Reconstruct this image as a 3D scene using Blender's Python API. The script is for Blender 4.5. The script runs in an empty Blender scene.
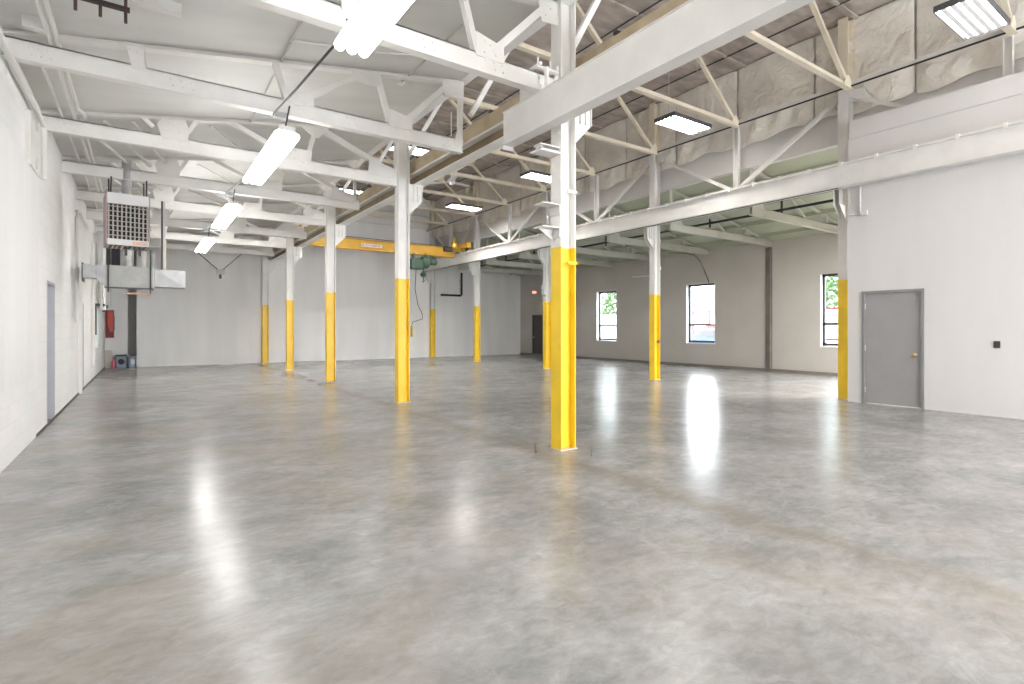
import bpy, bmesh, math, random
from mathutils import Vector, Matrix
random.seed(7)
C = bpy.context.scene.collection
PI = math.pi

# ------------------------------------------------------------------ materials
def mat(name, col, rough=0.6, metal=0.0, var=0.0, scale=3.0, stretch=(1, 1, 1), bump=0.0, bscale=20.0, spec=0.5, col2=None):
    m = bpy.data.materials.new(name); m.use_nodes = True
    nt = m.node_tree; N = nt.nodes; L = nt.links
    b = N['Principled BSDF']
    b.inputs['Base Color'].default_value = (*col, 1); b.inputs['Roughness'].default_value = rough
    b.inputs['Metallic'].default_value = metal; b.inputs['Specular IOR Level'].default_value = spec
    g = N.new('ShaderNodeNewGeometry')
    mp = N.new('ShaderNodeMapping'); mp.inputs['Scale'].default_value = stretch
    L.new(g.outputs['Position'], mp.inputs['Vector'])
    if var or col2:
        n = N.new('ShaderNodeTexNoise'); n.inputs['Scale'].default_value = scale; n.inputs['Detail'].default_value = 6
        L.new(mp.outputs[0], n.inputs['Vector'])
        r = N.new('ShaderNodeValToRGB')
        lo = col2 if col2 else tuple(c * (1 - var) for c in col)
        r.color_ramp.elements[0].position = .36; r.color_ramp.elements[0].color = (*lo, 1)
        r.color_ramp.elements[1].position = .62; r.color_ramp.elements[1].color = (*col, 1)
        L.new(n.outputs['Fac'], r.inputs['Fac']); L.new(r.outputs[0], b.inputs['Base Color'])
    if bump:
        n2 = N.new('ShaderNodeTexNoise'); n2.inputs['Scale'].default_value = bscale; n2.inputs['Detail'].default_value = 4
        L.new(mp.outputs[0], n2.inputs['Vector'])
        bp = N.new('ShaderNodeBump'); bp.inputs['Strength'].default_value = bump; bp.inputs['Distance'].default_value = .02
        L.new(n2.outputs['Fac'], bp.inputs['Height']); L.new(bp.outputs[0], b.inputs['Normal'])
    return m

def emis(name, col, s):
    m = bpy.data.materials.new(name); m.use_nodes = True
    b = m.node_tree.nodes['Principled BSDF']
    b.inputs['Base Color'].default_value = (*col, 1)
    b.inputs['Emission Color'].default_value = (*col, 1); b.inputs['Emission Strength'].default_value = s
    return m

def block_wall_mat():
    m = bpy.data.materials.new('painted_block'); m.use_nodes = True
    nt = m.node_tree; N = nt.nodes; L = nt.links; b = N['Principled BSDF']; b.inputs['Roughness'].default_value = .6
    g = N.new('ShaderNodeNewGeometry'); sx = N.new('ShaderNodeSeparateXYZ'); cx = N.new('ShaderNodeCombineXYZ')
    L.new(g.outputs['Position'], sx.inputs[0]); L.new(sx.outputs['Y'], cx.inputs[0]); L.new(sx.outputs['Z'], cx.inputs[1])
    br = N.new('ShaderNodeTexBrick'); br.inputs['Scale'].default_value = 1.0
    br.inputs['Brick Width'].default_value = .4; br.inputs['Row Height'].default_value = .2; br.inputs['Mortar Size'].default_value = .006
    br.inputs['Mortar Smooth'].default_value = .6
    br.inputs['Color1'].default_value = (.84, .82, .78, 1); br.inputs['Color2'].default_value = (.81, .79, .75, 1); br.inputs['Mortar'].default_value = (.76, .745, .71, 1)
    L.new(cx.outputs[0], br.inputs['Vector'])
    n = N.new('ShaderNodeTexNoise'); n.inputs['Scale'].default_value = .9; n.inputs['Detail'].default_value = 5
    L.new(g.outputs['Position'], n.inputs['Vector'])
    mx = N.new('ShaderNodeMix'); mx.data_type = 'RGBA'; mx.blend_type = 'MULTIPLY'; mx.inputs[0].default_value = .2
    L.new(br.outputs['Color'], mx.inputs[6]); L.new(n.outputs['Color'], mx.inputs[7])
    hs = N.new('ShaderNodeHueSaturation'); hs.inputs['Saturation'].default_value = .35; hs.inputs['Value'].default_value = 1.15
    L.new(mx.outputs[2], hs.inputs['Color']); L.new(hs.outputs[0], b.inputs['Base Color'])
    bp = N.new('ShaderNodeBump'); bp.inputs['Strength'].default_value = .35; bp.inputs['Distance'].default_value = .006; bp.invert = True
    L.new(br.outputs['Fac'], bp.inputs['Height']); L.new(bp.outputs[0], b.inputs['Normal'])
    return m

def floor_mat():
    m = bpy.data.materials.new('polished_concrete'); m.use_nodes = True
    nt = m.node_tree; N = nt.nodes; L = nt.links; b = N['Principled BSDF']
    g = N.new('ShaderNodeNewGeometry')
    def noise(s, d, dist=0, rough=.6, st=(1, 1, 1), rot=0, off=(0, 0, 0)):
        mp = N.new('ShaderNodeMapping'); mp.inputs['Scale'].default_value = st; mp.inputs['Rotation'].default_value = (0, 0, rot); mp.inputs['Location'].default_value = off
        L.new(g.outputs['Position'], mp.inputs[0])
        n = N.new('ShaderNodeTexNoise'); n.inputs['Scale'].default_value = s; n.inputs['Detail'].default_value = d
        n.inputs['Distortion'].default_value = dist; n.inputs['Roughness'].default_value = rough
        L.new(mp.outputs[0], n.inputs['Vector']); return n.outputs['Fac']
    def ramp(x, p0, c0, p1, c1):
        r = N.new('ShaderNodeValToRGB'); r.color_ramp.elements[0].position = p0; r.color_ramp.elements[0].color = (*c0, 1)
        r.color_ramp.elements[1].position = p1; r.color_ramp.elements[1].color = (*c1, 1); L.new(x, r.inputs[0]); return r.outputs[0]
    def mix(a, bb, fac, mode='MIX'):
        x = N.new('ShaderNodeMix'); x.data_type = 'RGBA'; x.blend_type = mode
        for s, v in ((0, fac), (6, a), (7, bb)):
            if hasattr(v, 'is_linked') or hasattr(v, 'links'): L.new(v, x.inputs[s])
            elif isinstance(v, tuple): x.inputs[s].default_value = (*v, 1)
            else: x.inputs[s].default_value = v
        return x.outputs[2]
    big = noise(.45, 5, .3)
    mid = noise(1.6, 9, .35, .66, st=(1, 1.3, 1), rot=.4)
    fine = noise(7, 10, .5, .72, st=(1, 1.8, 1), rot=.9)
    base = ramp(big, .35, FL_LO, .65, FL_HI)
    base = mix(base, ramp(mid, .36, (.66, .66, .67), .66, (1.25, 1.24, 1.23)), .62, 'MULTIPLY')
    base = mix(base, ramp(fine, .36, (.74, .74, .74), .68, (1.2, 1.2, 1.2)), .7, 'MULTIPLY')
    # pale scuffs
    sc = ramp(noise(4.2, 12, .9, .78, off=(9, 3, 0)), .54, (0, 0, 0), .72, (1, 1, 1))
    base = mix(base, (.47, .465, .46), mix((0, 0, 0), sc, .5))
    sx = N.new('ShaderNodeSeparateXYZ'); L.new(g.outputs['Position'], sx.inputs[0])
    # brown worn areas (towards the left bay) and a brown band, stain and painted shadow line together, by the first column
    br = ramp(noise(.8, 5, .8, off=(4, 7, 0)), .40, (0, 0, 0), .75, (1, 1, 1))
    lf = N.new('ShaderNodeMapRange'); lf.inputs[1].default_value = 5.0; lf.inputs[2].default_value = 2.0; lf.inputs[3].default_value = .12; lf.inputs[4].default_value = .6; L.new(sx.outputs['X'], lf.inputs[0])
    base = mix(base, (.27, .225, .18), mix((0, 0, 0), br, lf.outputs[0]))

    def M(op, a, bb=0.0, cc=None):
        x = N.new('ShaderNodeMath'); x.operation = op
        for i, v in enumerate((a, bb) if cc is None else (a, bb, cc)):
            if hasattr(v, 'links'): L.new(v, x.inputs[i])
            else: x.inputs[i].default_value = v
        return x.outputs[0]
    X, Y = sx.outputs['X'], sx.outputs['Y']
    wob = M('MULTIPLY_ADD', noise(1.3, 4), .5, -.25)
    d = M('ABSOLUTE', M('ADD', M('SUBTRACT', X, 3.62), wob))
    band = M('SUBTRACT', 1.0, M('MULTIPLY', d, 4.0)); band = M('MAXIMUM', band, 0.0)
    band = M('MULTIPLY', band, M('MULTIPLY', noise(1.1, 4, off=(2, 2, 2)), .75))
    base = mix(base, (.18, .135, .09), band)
    # saw-cut joints
    def joint(coord, val, w):
        return M('LESS_THAN', M('ABSOLUTE', M('SUBTRACT', coord, val)), w)
    j = None
    for c, v in ((X, 7.6), (Y, 9.36), (Y, 14.0), (X, 11.3)):
        q = joint(c, v, .005); j = q if j is None else M('MAXIMUM', j, q)
    base = mix(base, (.16, .155, .15), M('MULTIPLY', j, .35))
    L.new(base, b.inputs['Base Color'])
    rr = N.new('ShaderNodeMapRange'); rr.inputs[1].default_value = .3; rr.inputs[2].default_value = .7
    rr.inputs[3].default_value = FL_R0; rr.inputs[4].default_value = FL_R1
    L.new(big, rr.inputs[0]); L.new(rr.outputs[0], b.inputs['Roughness'])
    b.inputs['Specular IOR Level'].default_value = .16
    bp = N.new('ShaderNodeBump'); bp.inputs['Strength'].default_value = .22; bp.inputs['Distance'].default_value = .01
    L.new(noise(2.6, 4), bp.inputs['Height']); L.new(bp.outputs[0], b.inputs['Normal'])
    return m

FL_LO = (.275, .272, .268); FL_HI = (.36, .358, .354); FL_R0 = .20; FL_R1 = .24; EXPO = 3.28; WORLD = 2.7
WHITE = mat('white_steel_paint', (.80, .785, .755), .45, var=.08, scale=2.5)
GREYW = mat('grey_white_steel_paint', (.73, .715, .69), .5, var=.08, scale=2.5)
CREAM = mat('cream_steel_paint', (.78, .70, .56), .5, var=.10, scale=3)
TAN = mat('tan_steel_paint', (.52, .42, .28), .55, var=.25, scale=3)
YEL = mat('safety_yellow_paint', (.90, .61, .03), .38, var=.10, scale=2.5)
YELD = mat('crane_yellow_paint', (.62, .36, .03), .45, var=.15, scale=3)
PLAST = mat('grey_white_wall_paint', (.87, .86, .855), .7, var=.07, scale=.8, stretch=(2.2, 2.2, .25), bump=.15, bscale=25)
DRYW = mat('white_drywall_paint', (.64, .622, .612), .7, var=.05, scale=.9, stretch=(1.6, 1.6, .3), bump=.08, bscale=30)
LEANW = mat('taupe_wall_paint', (.52, .495, .465), .7, var=.06, scale=1.2, bump=.1, bscale=25)
BLOCK = block_wall_mat()
CEILL = mat('pale_grey_roof_boards', (.70, .70, .675), .45, var=.10, scale=.8, stretch=(.6, 2.5, 1))
CEILC = mat('brown_roof_lining', (.56, .49, .44), .8, var=.32, scale=2.2, stretch=(1, 2, 1), bump=.4, bscale=8)
CEILR = mat('pale_green_roof_boards', (.44, .47, .36), .6, var=.12, scale=1.0)
BLANK = mat('insulation_facing', (.86, .82, .75), .40, var=.12, scale=1.6)
_N = BLANK.node_tree.nodes; _L = BLANK.node_tree.links
_g = _N.new('ShaderNodeNewGeometry'); _h = None
for _s, _d, _w in ((2.2, 1.5, 1.0), (6.0, 1.0, .45)):
    _q = _N.new('ShaderNodeTexNoise'); _q.inputs['Scale'].default_value = _s; _q.inputs['Distortion'].default_value = _d; _q.inputs['Detail'].default_value = 3
    _L.new(_g.outputs['Position'], _q.inputs['Vector'])
    _b = _N.new('ShaderNodeBump'); _b.inputs['Strength'].default_value = _w; _b.inputs['Distance'].default_value = .10 / _s ** .5
    _L.new(_q.outputs['Fac'], _b.inputs['Height'])
    if _h: _L.new(_h, _b.inputs['Normal'])
    _h = _b.outputs[0]
_L.new(_h, _N['Principled BSDF'].inputs['Normal'])
LEANS = mat('olive_grey_steel_paint', (.52, .52, .46), .5, var=.1, scale=2.5)
BLACK = mat('black_paint', (.02, .02, .022), .5, var=.1)
DARK = mat('dark_bronze_frame', (.045, .04, .04), .45, var=.1)
GALV = mat('galvanised_sheet', (.50, .50, .50), .38, metal=.65, var=.18, scale=6)
STEELG = mat('grey_conduit', (.55, .54, .52), .5, var=.1)
DOORG = mat('grey_door_paint', (.31, .303, .303), .5, var=.05, scale=3)
FRAMEG = mat('grey_frame_paint', (.235, .235, .235), .5, var=.05)
BRASS = mat('brass', (.62, .42, .22), .3, metal=.9, var=.05)
HEATS = mat('heater_casing_rose_grey', (.44, .33, .32), .5, var=.1)
HEATW = mat('heater_white_enamel', (.75, .74, .73), .4, var=.04)
HEATG = mat('heater_louvre_beige', (.50, .46, .40), .5, var=.1)
ORNG = mat('orange_label', (.80, .40, .22), .5, var=.1)
RED = mat('red_paint', (.62, .10, .06), .5, var=.15)
MAROON = mat('maroon_board', (.22, .05, .06), .6, var=.1)
GREEN = mat('hoist_green_paint', (.06, .115, .075), .5, var=.2, scale=8)
TRAYBL = mat('blue_grey_plastic', (.28, .33, .42), .5, var=.1)
WOODL = mat('pale_board', (.55, .51, .46), .7, var=.15)
COPPER = mat('copper_orange_pipe', (.50, .24, .12), .4, metal=.4, var=.15)
TUBE = emis('fluorescent_tube', (1, .99, .97), 1.6)
TUBEC = emis('high_bay_tube', (1, .98, .95), 8.0)
HBG = mat('louvre_grey', (.10, .10, .11), .4, var=.03)
TUBEF = emis('far_high_bay_tube', (1, .98, .95), 22.0)
TUBEL = emis('far_strip_tube', (1, .99, .97), 2.3)
TUBED = emis('dim_high_bay_tube', (1, .98, .95), 1.6)
REFL = mat('white_reflector', (.85, .85, .86), .3, var=.02)
EXITR = emis('exit_sign_red', (1, .25, .18), .8)
GLASS = bpy.data.materials.new('window_glass'); GLASS.use_nodes = True
_n = GLASS.node_tree.nodes; _l = GLASS.node_tree.links; _n.remove(_n['Principled BSDF'])
_t = _n.new('ShaderNodeBsdfTransparent'); _t.inputs[0].default_value = (.96, .97, .98, 1)
_gl = _n.new('ShaderNodeBsdfGlossy'); _gl.inputs['Roughness'].default_value = .02
_mx = _n.new('ShaderNodeMixShader'); _mx.inputs[0].default_value = .05
_l.new(_t.outputs[0], _mx.inputs[1]); _l.new(_gl.outputs[0], _mx.inputs[2]); _l.new(_mx.outputs[0], _n['Material Output'].inputs[0])
ASPH = mat('pale_pavement', (.30, .30, .29), .9, var=.1)
LEAF = mat('leaf_green', (.045, .095, .018), .6, var=.4, scale=3)
BARK = mat('bark_brown', (.07, .045, .035), .9, var=.3, scale=6)
REDO = mat('outdoor_red_paint', (.22, .03, .03), .5, var=.15)
CARB = mat('blue_car_paint', (.03, .08, .17), .3, var=.05)
SHED = mat('pale_siding', (.34, .34, .34), .7, var=.06)
RUBBER = mat('tyre_rubber', (.03, .03, .03), .8, var=.1)
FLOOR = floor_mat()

# ------------------------------------------------------------------ mesh helpers
class MB:
    def __init__(s): s.v = []; s.f = []; s.m = []; s.mi = 0
    def add(s, vs, fs):
        o = len(s.v); s.v += [tuple(v) for v in vs]; s.f += [tuple(i + o for i in f) for f in fs]; s.m += [s.mi] * len(fs); return s
    def box(s, x0, x1, y0, y1, z0, z1):
        return s.add([(x0, y0, z0), (x1, y0, z0), (x1, y1, z0), (x0, y1, z0), (x0, y0, z1), (x1, y0, z1), (x1, y1, z1), (x0, y1, z1)],
                     [(0, 3, 2, 1), (4, 5, 6, 7), (0, 1, 5, 4), (1, 2, 6, 5), (2, 3, 7, 6), (3, 0, 4, 7)])
    def prism(s, poly, p0, p1, up=(0, 0, 1)):
        """extrude closed 2D outline (side, up) from p0 to p1"""
        p0 = Vector(p0); p1 = Vector(p1); d = (p1 - p0).normalized(); up = Vector(up)
        if abs(d.dot(up)) > .99: up = Vector((0, 1, 0)) if abs(d.y) < .9 else Vector((1, 0, 0))
        side = d.cross(up).normalized(); u = side.cross(d).normalized()
        n = len(poly); vs = [p0 + side * a + u * b for a, b in poly] + [p1 + side * a + u * b for a, b in poly]
        fs = [(i, (i + 1) % n, n + (i + 1) % n, n + i) for i in range(n)]
        return s.add(vs, fs + [tuple(range(n))[::-1], tuple(range(n, 2 * n))])
    def bar(s, p0, p1, w, h, up=(0, 0, 1)):
        w /= 2; h /= 2; return s.prism([(-w, -h), (w, -h), (w, h), (-w, h)], p0, p1, up)
    def angle(s, p0, p1, a, t, up=(0, 0, 1)):
        return s.prism([(-a / 2, -a / 2), (a / 2, -a / 2), (a / 2, -a / 2 + t), (-a / 2 + t, -a / 2 + t), (-a / 2 + t, a / 2), (-a / 2, a / 2)], p0, p1, up)
    def ibeam(s, p0, p1, w, h, t, up=(0, 0, 1)):
        a = w / 2; b = h / 2; c = t / 2
        return s.prism([(-a, -b), (a, -b), (a, -b + t), (c, -b + t), (c, b - t), (a, b - t), (a, b), (-a, b), (-a, b - t), (-c, b - t), (-c, -b + t), (-a, -b + t)], p0, p1, up)
    def tube(s, pts, r, n=8):
        pts = [Vector(p) for p in pts]
        rings = []
        for i, p in enumerate(pts):
            d = (pts[min(i + 1, len(pts) - 1)] - pts[max(i - 1, 0)]).normalized()
            up = Vector((0, 0, 1)) if abs(d.z) < .9 else Vector((0, 1, 0))
            a = d.cross(up).normalized(); b = a.cross(d).normalized()
            rings.append([p + a * (r * math.cos(2 * PI * k / n)) + b * (r * math.sin(2 * PI * k / n)) for k in range(n)])
        vs = [q for R in rings for q in R]; fs = []
        for i in range(len(pts) - 1):
            for k in range(n): fs.append((i * n + k, i * n + (k + 1) % n, (i + 1) * n + (k + 1) % n, (i + 1) * n + k))
        fs += [tuple(range(n))[::-1], tuple(range((len(pts) - 1) * n, len(pts) * n))]
        return s.add(vs, fs)
    def lathe(s, prof, c, axis='Z', n=16):
        c = Vector(c); vs = []
        for r, z in prof:
            for k in range(n):
                a = r * math.cos(2 * PI * k / n); b = r * math.sin(2 * PI * k / n)
                vs.append(c + (Vector((a, b, z)) if axis == 'Z' else Vector((z, a, b)) if axis == 'X' else Vector((a, z, b))))
        fs = [(i * n + k, i * n + (k + 1) % n, (i + 1) * n + (k + 1) % n, (i + 1) * n + k) for i in range(len(prof) - 1) for k in range(n)]
        fs += [tuple(range(n))[::-1], tuple(range((len(prof) - 1) * n, len(prof) * n))]
        return s.add(vs, fs)
    def rivet(s, p, nrm, r=.013):
        nrm = Vector(nrm); a = Vector((0, 0, 1)) if abs(nrm.z) < .5 else Vector((1, 0, 0)); b = nrm.cross(a)
        p = Vector(p); vs = [p + (a * math.cos(PI / 3 * k) + b * math.sin(PI / 3 * k)) * r for k in range(6)]
        vs += [p + nrm * r * .7 + (a * math.cos(PI / 3 * k) + b * math.sin(PI / 3 * k)) * r * .55 for k in range(6)]
        return s.add(vs, [(k, (k + 1) % 6, 6 + (k + 1) % 6, 6 + k) for k in range(6)] + [tuple(range(6, 12))])
    def build(s, name, m, parent=None, smooth=False, bevel=0):
        me = bpy.data.meshes.new(name); me.from_pydata(s.v, [], s.f)
        for x in (m if isinstance(m, (list, tuple)) else [m]): me.materials.append(x)
        me.polygons.foreach_set('material_index', s.m)
        bm = bmesh.new(); bm.from_mesh(me); bmesh.ops.recalc_face_normals(bm, faces=bm.faces); bm.to_mesh(me); bm.free()
        if smooth: me.shade_smooth()
        o = bpy.data.objects.new(name, me); C.objects.link(o)
        if bevel:
            md = o.modifiers.new('bevel', 'BEVEL'); md.width = bevel; md.segments = 2; md.limit_method = 'ANGLE'
        if parent:
            o.parent = parent
            o.matrix_parent_inverse = Matrix.Translation(-parent.location)
        return o

def thing(name, label, cat, loc=(0, 0, 0), group=None):
    o = bpy.data.objects.new(name, None); C.objects.link(o); o.location = loc; o.empty_display_size = .1
    o['label'] = label; o['category'] = cat; o['kind'] = 'thing'
    if group: o['group'] = group
    return o
def tag(o, label, cat, group=None, kind='thing'):
    o['label'] = label; o['category'] = cat; o['kind'] = kind
    if group: o['group'] = group
    return o
def struct(o, label=None, cat=None):
    o['kind'] = 'structure'
    if label: o['label'] = label; o['category'] = cat
    return o

ORD = ['nearest', 'second', 'third', 'fourth', 'fifth', 'sixth', 'seventh', 'eighth', 'ninth', 'tenth', 'eleventh', 'twelfth', 'thirteenth', 'fourteenth', 'fifteenth']

# ------------------------------------------------------------------ dimensions
YB = 23.12           # far wall
YF = -9.0            # open loading end behind the photographer
XL, X1, X2, XW = -1.12, 3.97, 11.29, 16.5
ZT = 7.40            # centre roof
def zl(x): return 4.462 + .163 * x       # underside of left roof
def zr(x): return 5.18 - .205 * (x - 11.5)      # underside of right roof

# ------------------------------------------------------------------ setting
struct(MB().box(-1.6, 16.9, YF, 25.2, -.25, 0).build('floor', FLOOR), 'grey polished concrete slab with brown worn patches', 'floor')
# left wall with two door openings
D1 = (9.92, 10.72, 2.06); D2 = (14.75, 15.5, 1.96)
w = MB()
w.box(XL - .3, XL, 9.0, D1[0], 0, 4.3).box(XL - .3, XL, D1[0], D1[1], D1[2], 4.3).box(XL - .3, XL, D1[1], D2[0], 0, 4.3)
w.box(XL - .3, XL, D2[0], D2[1], D2[2], 4.3).box(XL - .3, XL, D2[1], 25.0, 0, 4.3).box(XL - .3, XL, YF, 9.0, 0, 4.3)
struct(w.build('wall_left', BLOCK), 'white painted block wall with two doorways along the left', 'wall')
struct(MB().box(XL, XL + .03, YF, 9.0, .78, 3.28).build('wall_left_lining', PLAST), 'smooth white lining on the nearest part of the left wall', 'wall')
# far wall: left edge stops short of the left wall, leaving an alcove
struct(MB().box(-.2, XW + .3, YB, YB + .2, 0, ZT + .3).build('wall_back', PLAST), 'grey white painted far wall running behind the columns', 'wall')
a = MB().box(XL - .3, -.46, 23.75, 23.9, 0, 4.7).box(-.46, .3, 24.6, 24.75, 0, 4.7).box(-.47, -.46, 23.9, 24.6, 0, 4.7).box(-.2, -.1, YB + .2, 24.75, 0, 4.7)
struct(a.build('wall_alcove', PLAST), 'white wall in the alcove left of the far wall', 'wall')
# right wall in line with the second row of columns, with a door
XR = 10.95; DR = (3.50, 4.46, 2.06)
w = MB().box(XR, XR + .18, DR[1], 4.70, 0, 4.93).box(XR, XR + .18, DR[0], DR[1], DR[2], 4.93).box(XR, XR + .18, YF, DR[0], 0, 4.93)
w.box(XR - .025, XR + .18, YF, 4.66, 4.93, 5.26)
struct(w.build('wall_right', DRYW), 'white partition wall holding the grey door on the right', 'wall')
# window wall
WN = [(16.12, 17.32), (11.38, 12.58), (6.64, 7.84)]; WZ = (.84, 2.98); DE = (21.2, 22.05, 2.06)
w = MB(); ys = [YF]
for y0, y1 in sorted(WN): ys += [y0, y1]
ys += [DE[0], DE[1], YB]
for i in range(0, len(ys) - 1):
    y0, y1 = ys[i], ys[i + 1]
    if i % 2 == 0: w.box(XW, XW + .3, y0, y1, 0, 4.5)
    elif y0 == DE[0]: w.box(XW, XW + .3, y0, y1, DE[2], 4.5)
    else: w.box(XW, XW + .3, y0, y1, 0, WZ[0]).box(XW, XW + .3, y0, y1, WZ[1], 4.5)
struct(w.build('wall_windows', LEANW), 'taupe painted outer wall with three tall windows', 'wall')
# roofs
def roof(name, x0, z0, x1, z1, m, lab):
    b = MB(); b.add([(x0, YF, z0), (x1, YF, z1), (x1, 25.1, z1), (x0, 25.1, z0), (x0, YF, z0 + .15), (x1, YF, z1 + .15), (x1, 25.1, z1 + .15), (x0, 25.1, z0 + .15)],
          [(0, 1, 2, 3), (4, 7, 6, 5), (0, 4, 5, 1), (1, 5, 6, 2), (2, 6, 7, 3), (3, 7, 4, 0)])
    return struct(b.build(name, m), lab, 'ceiling')
roof('ceiling_left', XL - .3, zl(XL - .3), 3.92, zl(3.92), CEILL, 'smooth pale grey sloping roof underside over the left bay')
roof('ceiling_center', 3.9, ZT, 11.75, ZT + .06, CEILC, 'brown lined roof underside high over the crane bay')
roof('ceiling_right', 11.64, zr(11.64), XW + .3, zr(XW + .3), CEILR, 'pale green grey roof boards over the window bay')
struct(MB().box(3.92, 4.06, YF, YB, zl(3.92), ZT).build('wall_clerestory_left', PLAST))
struct(MB().box(11.5, 11.66, YF, YB, 5.08, ZT + .05).build('wall_clerestory_right', DRYW), 'pinkish white clerestory wall under the insulation blanket', 'wall')
struct(MB().box(11.1, XW, -5.2, -5, 0, 5.2).build('wall_store_end', LEANW))
struct(MB().box(XW - .03, XW, YF, YB - .01, 0, .09).build('baseboard_right', mat('dark_base', (.22, .2, .18), .8, var=.1)))
struct(MB().box(XL, XL + .012, 9.0, 23.75, 0, .035).build('baseboard_left', mat('dark_base_line', (.12, .11, .10), .8, var=.1)))

struct(MB().box(XL, X1, YF, YF + .2, 0, 4.4).box(XL, X1, YF, YF + .2, 3.6, 4.9).box(X1 - .6, X1 + .9, YF, YF + .2, 0, ZT).box(X1, 11.0, YF, YF + .2, 3.6, ZT).box(10.0, 11.0, YF, YF + .2, 0, ZT).build('wall_front', PLAST))
for k, (p, q) in enumerate((((4.22, 4.51), (3.98, 4.26)), ((3.86, 5.12), (3.58, 4.72)))):
    struct(MB().bar((*p, .001), (*q, .001), .012, .004).build('trim_%d' % (k + 1), BLACK), 'short dark saw cut in the floor beside the largest column', 'joint')
# windows
for i, (y0, y1) in enumerate(WN):
    n = ['far', 'middle', 'near'][i]
    r = thing('window_%d' % (i + 1), 'tall dark framed window with white sill, %s one of the three' % n, 'window', (XW, (y0 + y1) / 2, WZ[0])); r['kind'] = 'structure'
    b = MB(); t = .055; xx = (XW + .12, XW + .19)
    b.box(*xx, y0 + .02, y0 + t + .02, *WZ).box(*xx, y1 - t - .02, y1 - .02, *WZ).box(*xx, y0, y1, WZ[0] + .02, WZ[0] + .10).box(*xx, y0, y1, WZ[1] - t - .02, WZ[1])
    b.box(xx[0], xx[1], y0, y1, 1.47, 1.53)
    b.build('window_frame', DARK, r)
    MB().box(XW + .16, XW + .168, y0 + .03, y1 - .03, WZ[0] + .05, WZ[1] - .05).build('window_pane', GLASS, r)
    MB().box(XW - .02, XW + .16, y0 - .02, y1 + .02, WZ[0] - .025, WZ[0] + .012).build('window_sill', HEATW, r)
    b = MB().box(XW - .005, XW + .14, y1 - .012, y1 + .0, WZ[0], WZ[1]).box(XW - .005, XW + .14, y0, y0 + .012, WZ[0], WZ[1])
    b.build('window_reveal', HEATW, r)

# doors
def hinged_door(n, x, y0, y1, ztop, label, face=-1, frame=FRAMEG, leaf=DOORG, knob_y=None, lever=True):
    r = thing('door_%d' % n, label, 'door', (x, (y0 + y1) / 2, 0)); r['kind'] = 'structure'
    f = .05; s = face
    def bx(a, b_, c, d, e, g): return (min(a, b_), max(a, b_), c, d, e, g)
    b = MB()
    b.box(*bx(x + s * .02, x - s * .12, y0, y0 + f, 0, ztop)).box(*bx(x + s * .02, x - s * .12, y1 - f, y1, 0, ztop)).box(*bx(x + s * .02, x - s * .12, y0 + f, y1 - f, ztop - f, ztop))
    b.build('door_frame', frame, r, bevel=.004)
    MB().box(*bx(x - s * .015, x - s * .06, y0 + f + .004, y1 - f - .004, .012, ztop - f - .004)).build('door_leaf', leaf, r)
    if lever:
        k = MB().lathe([(.001, 0), (.033, .001), (.033, .012), (.012, .014), (.012, .05), (.028, .055), (.032, .075), (.022, .092), (.001, .095)], (x - s * .015, knob_y, .92), 'X', 14)
        if s < 0:
            k.v = [(2 * (x - s * .015) - v[0], v[1], v[2]) for v in k.v]
        k.build('door_knob', BRASS, r, smooth=True)
    for z in (.25, 1.02, 1.78):
        MB().tube([(x + s * .005, y1 - f - .004 if knob_y and knob_y < (y0 + y1) / 2 else y0 + f + .004, z - .05), (x + s * .005, y1 - f - .004 if knob_y and knob_y < (y0 + y1) / 2 else y0 + f + .004, z + .05)], .012).build('hinge', STEELG, r)
    return r
hinged_door(1, XR, DR[0], DR[1], DR[2], 'grey steel door with brass knob in the right white wall', -1, knob_y=DR[0] + .14)
DK = mat('dark_door_paint', (.07, .065, .065), .5, var=.1)
hinged_door(2, XW, DE[0], DE[1], DE[2], 'dark steel door at the far end of the window wall', -1, frame=DK, leaf=DK, knob_y=DE[1] - .14)
# left doorways (recessed grey doors with white frames)
LV = mat('lavender_grey_door', (.46, .46, .50), .5, var=.05)
for i, (d, lab) in enumerate(((D1, 'grey door recessed in the block wall, nearer of two on the left'), (D2, 'grey door recessed in the block wall, farther of two on the left'))):
    r = thing('door_%d' % (i + 3), lab, 'door', (XL, (d[0] + d[1]) / 2, 0)); r['kind'] = 'structure'
    MB().box(XL - .22, XL - .18, d[0] + .04, d[1] - .04, .01, d[2] - .04).build('door_leaf', LV, r)
    MB().box(XL - .22, XL + .004, d[0], d[0] + .04, 0, d[2]).box(XL - .22, XL + .004, d[1] - .04, d[1], 0, d[2]).box(XL - .22, XL + .004, d[0] + .04, d[1] - .04, d[2] - .04, d[2]).build('door_frame', LV, r)
    MB().tube([(XL - .18, d[0] + .12, .95), (XL - .13, d[0] + .12, .95), (XL - .13, d[0] + .24, .95)], .012).build('door_handle', STEELG, r)

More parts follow.
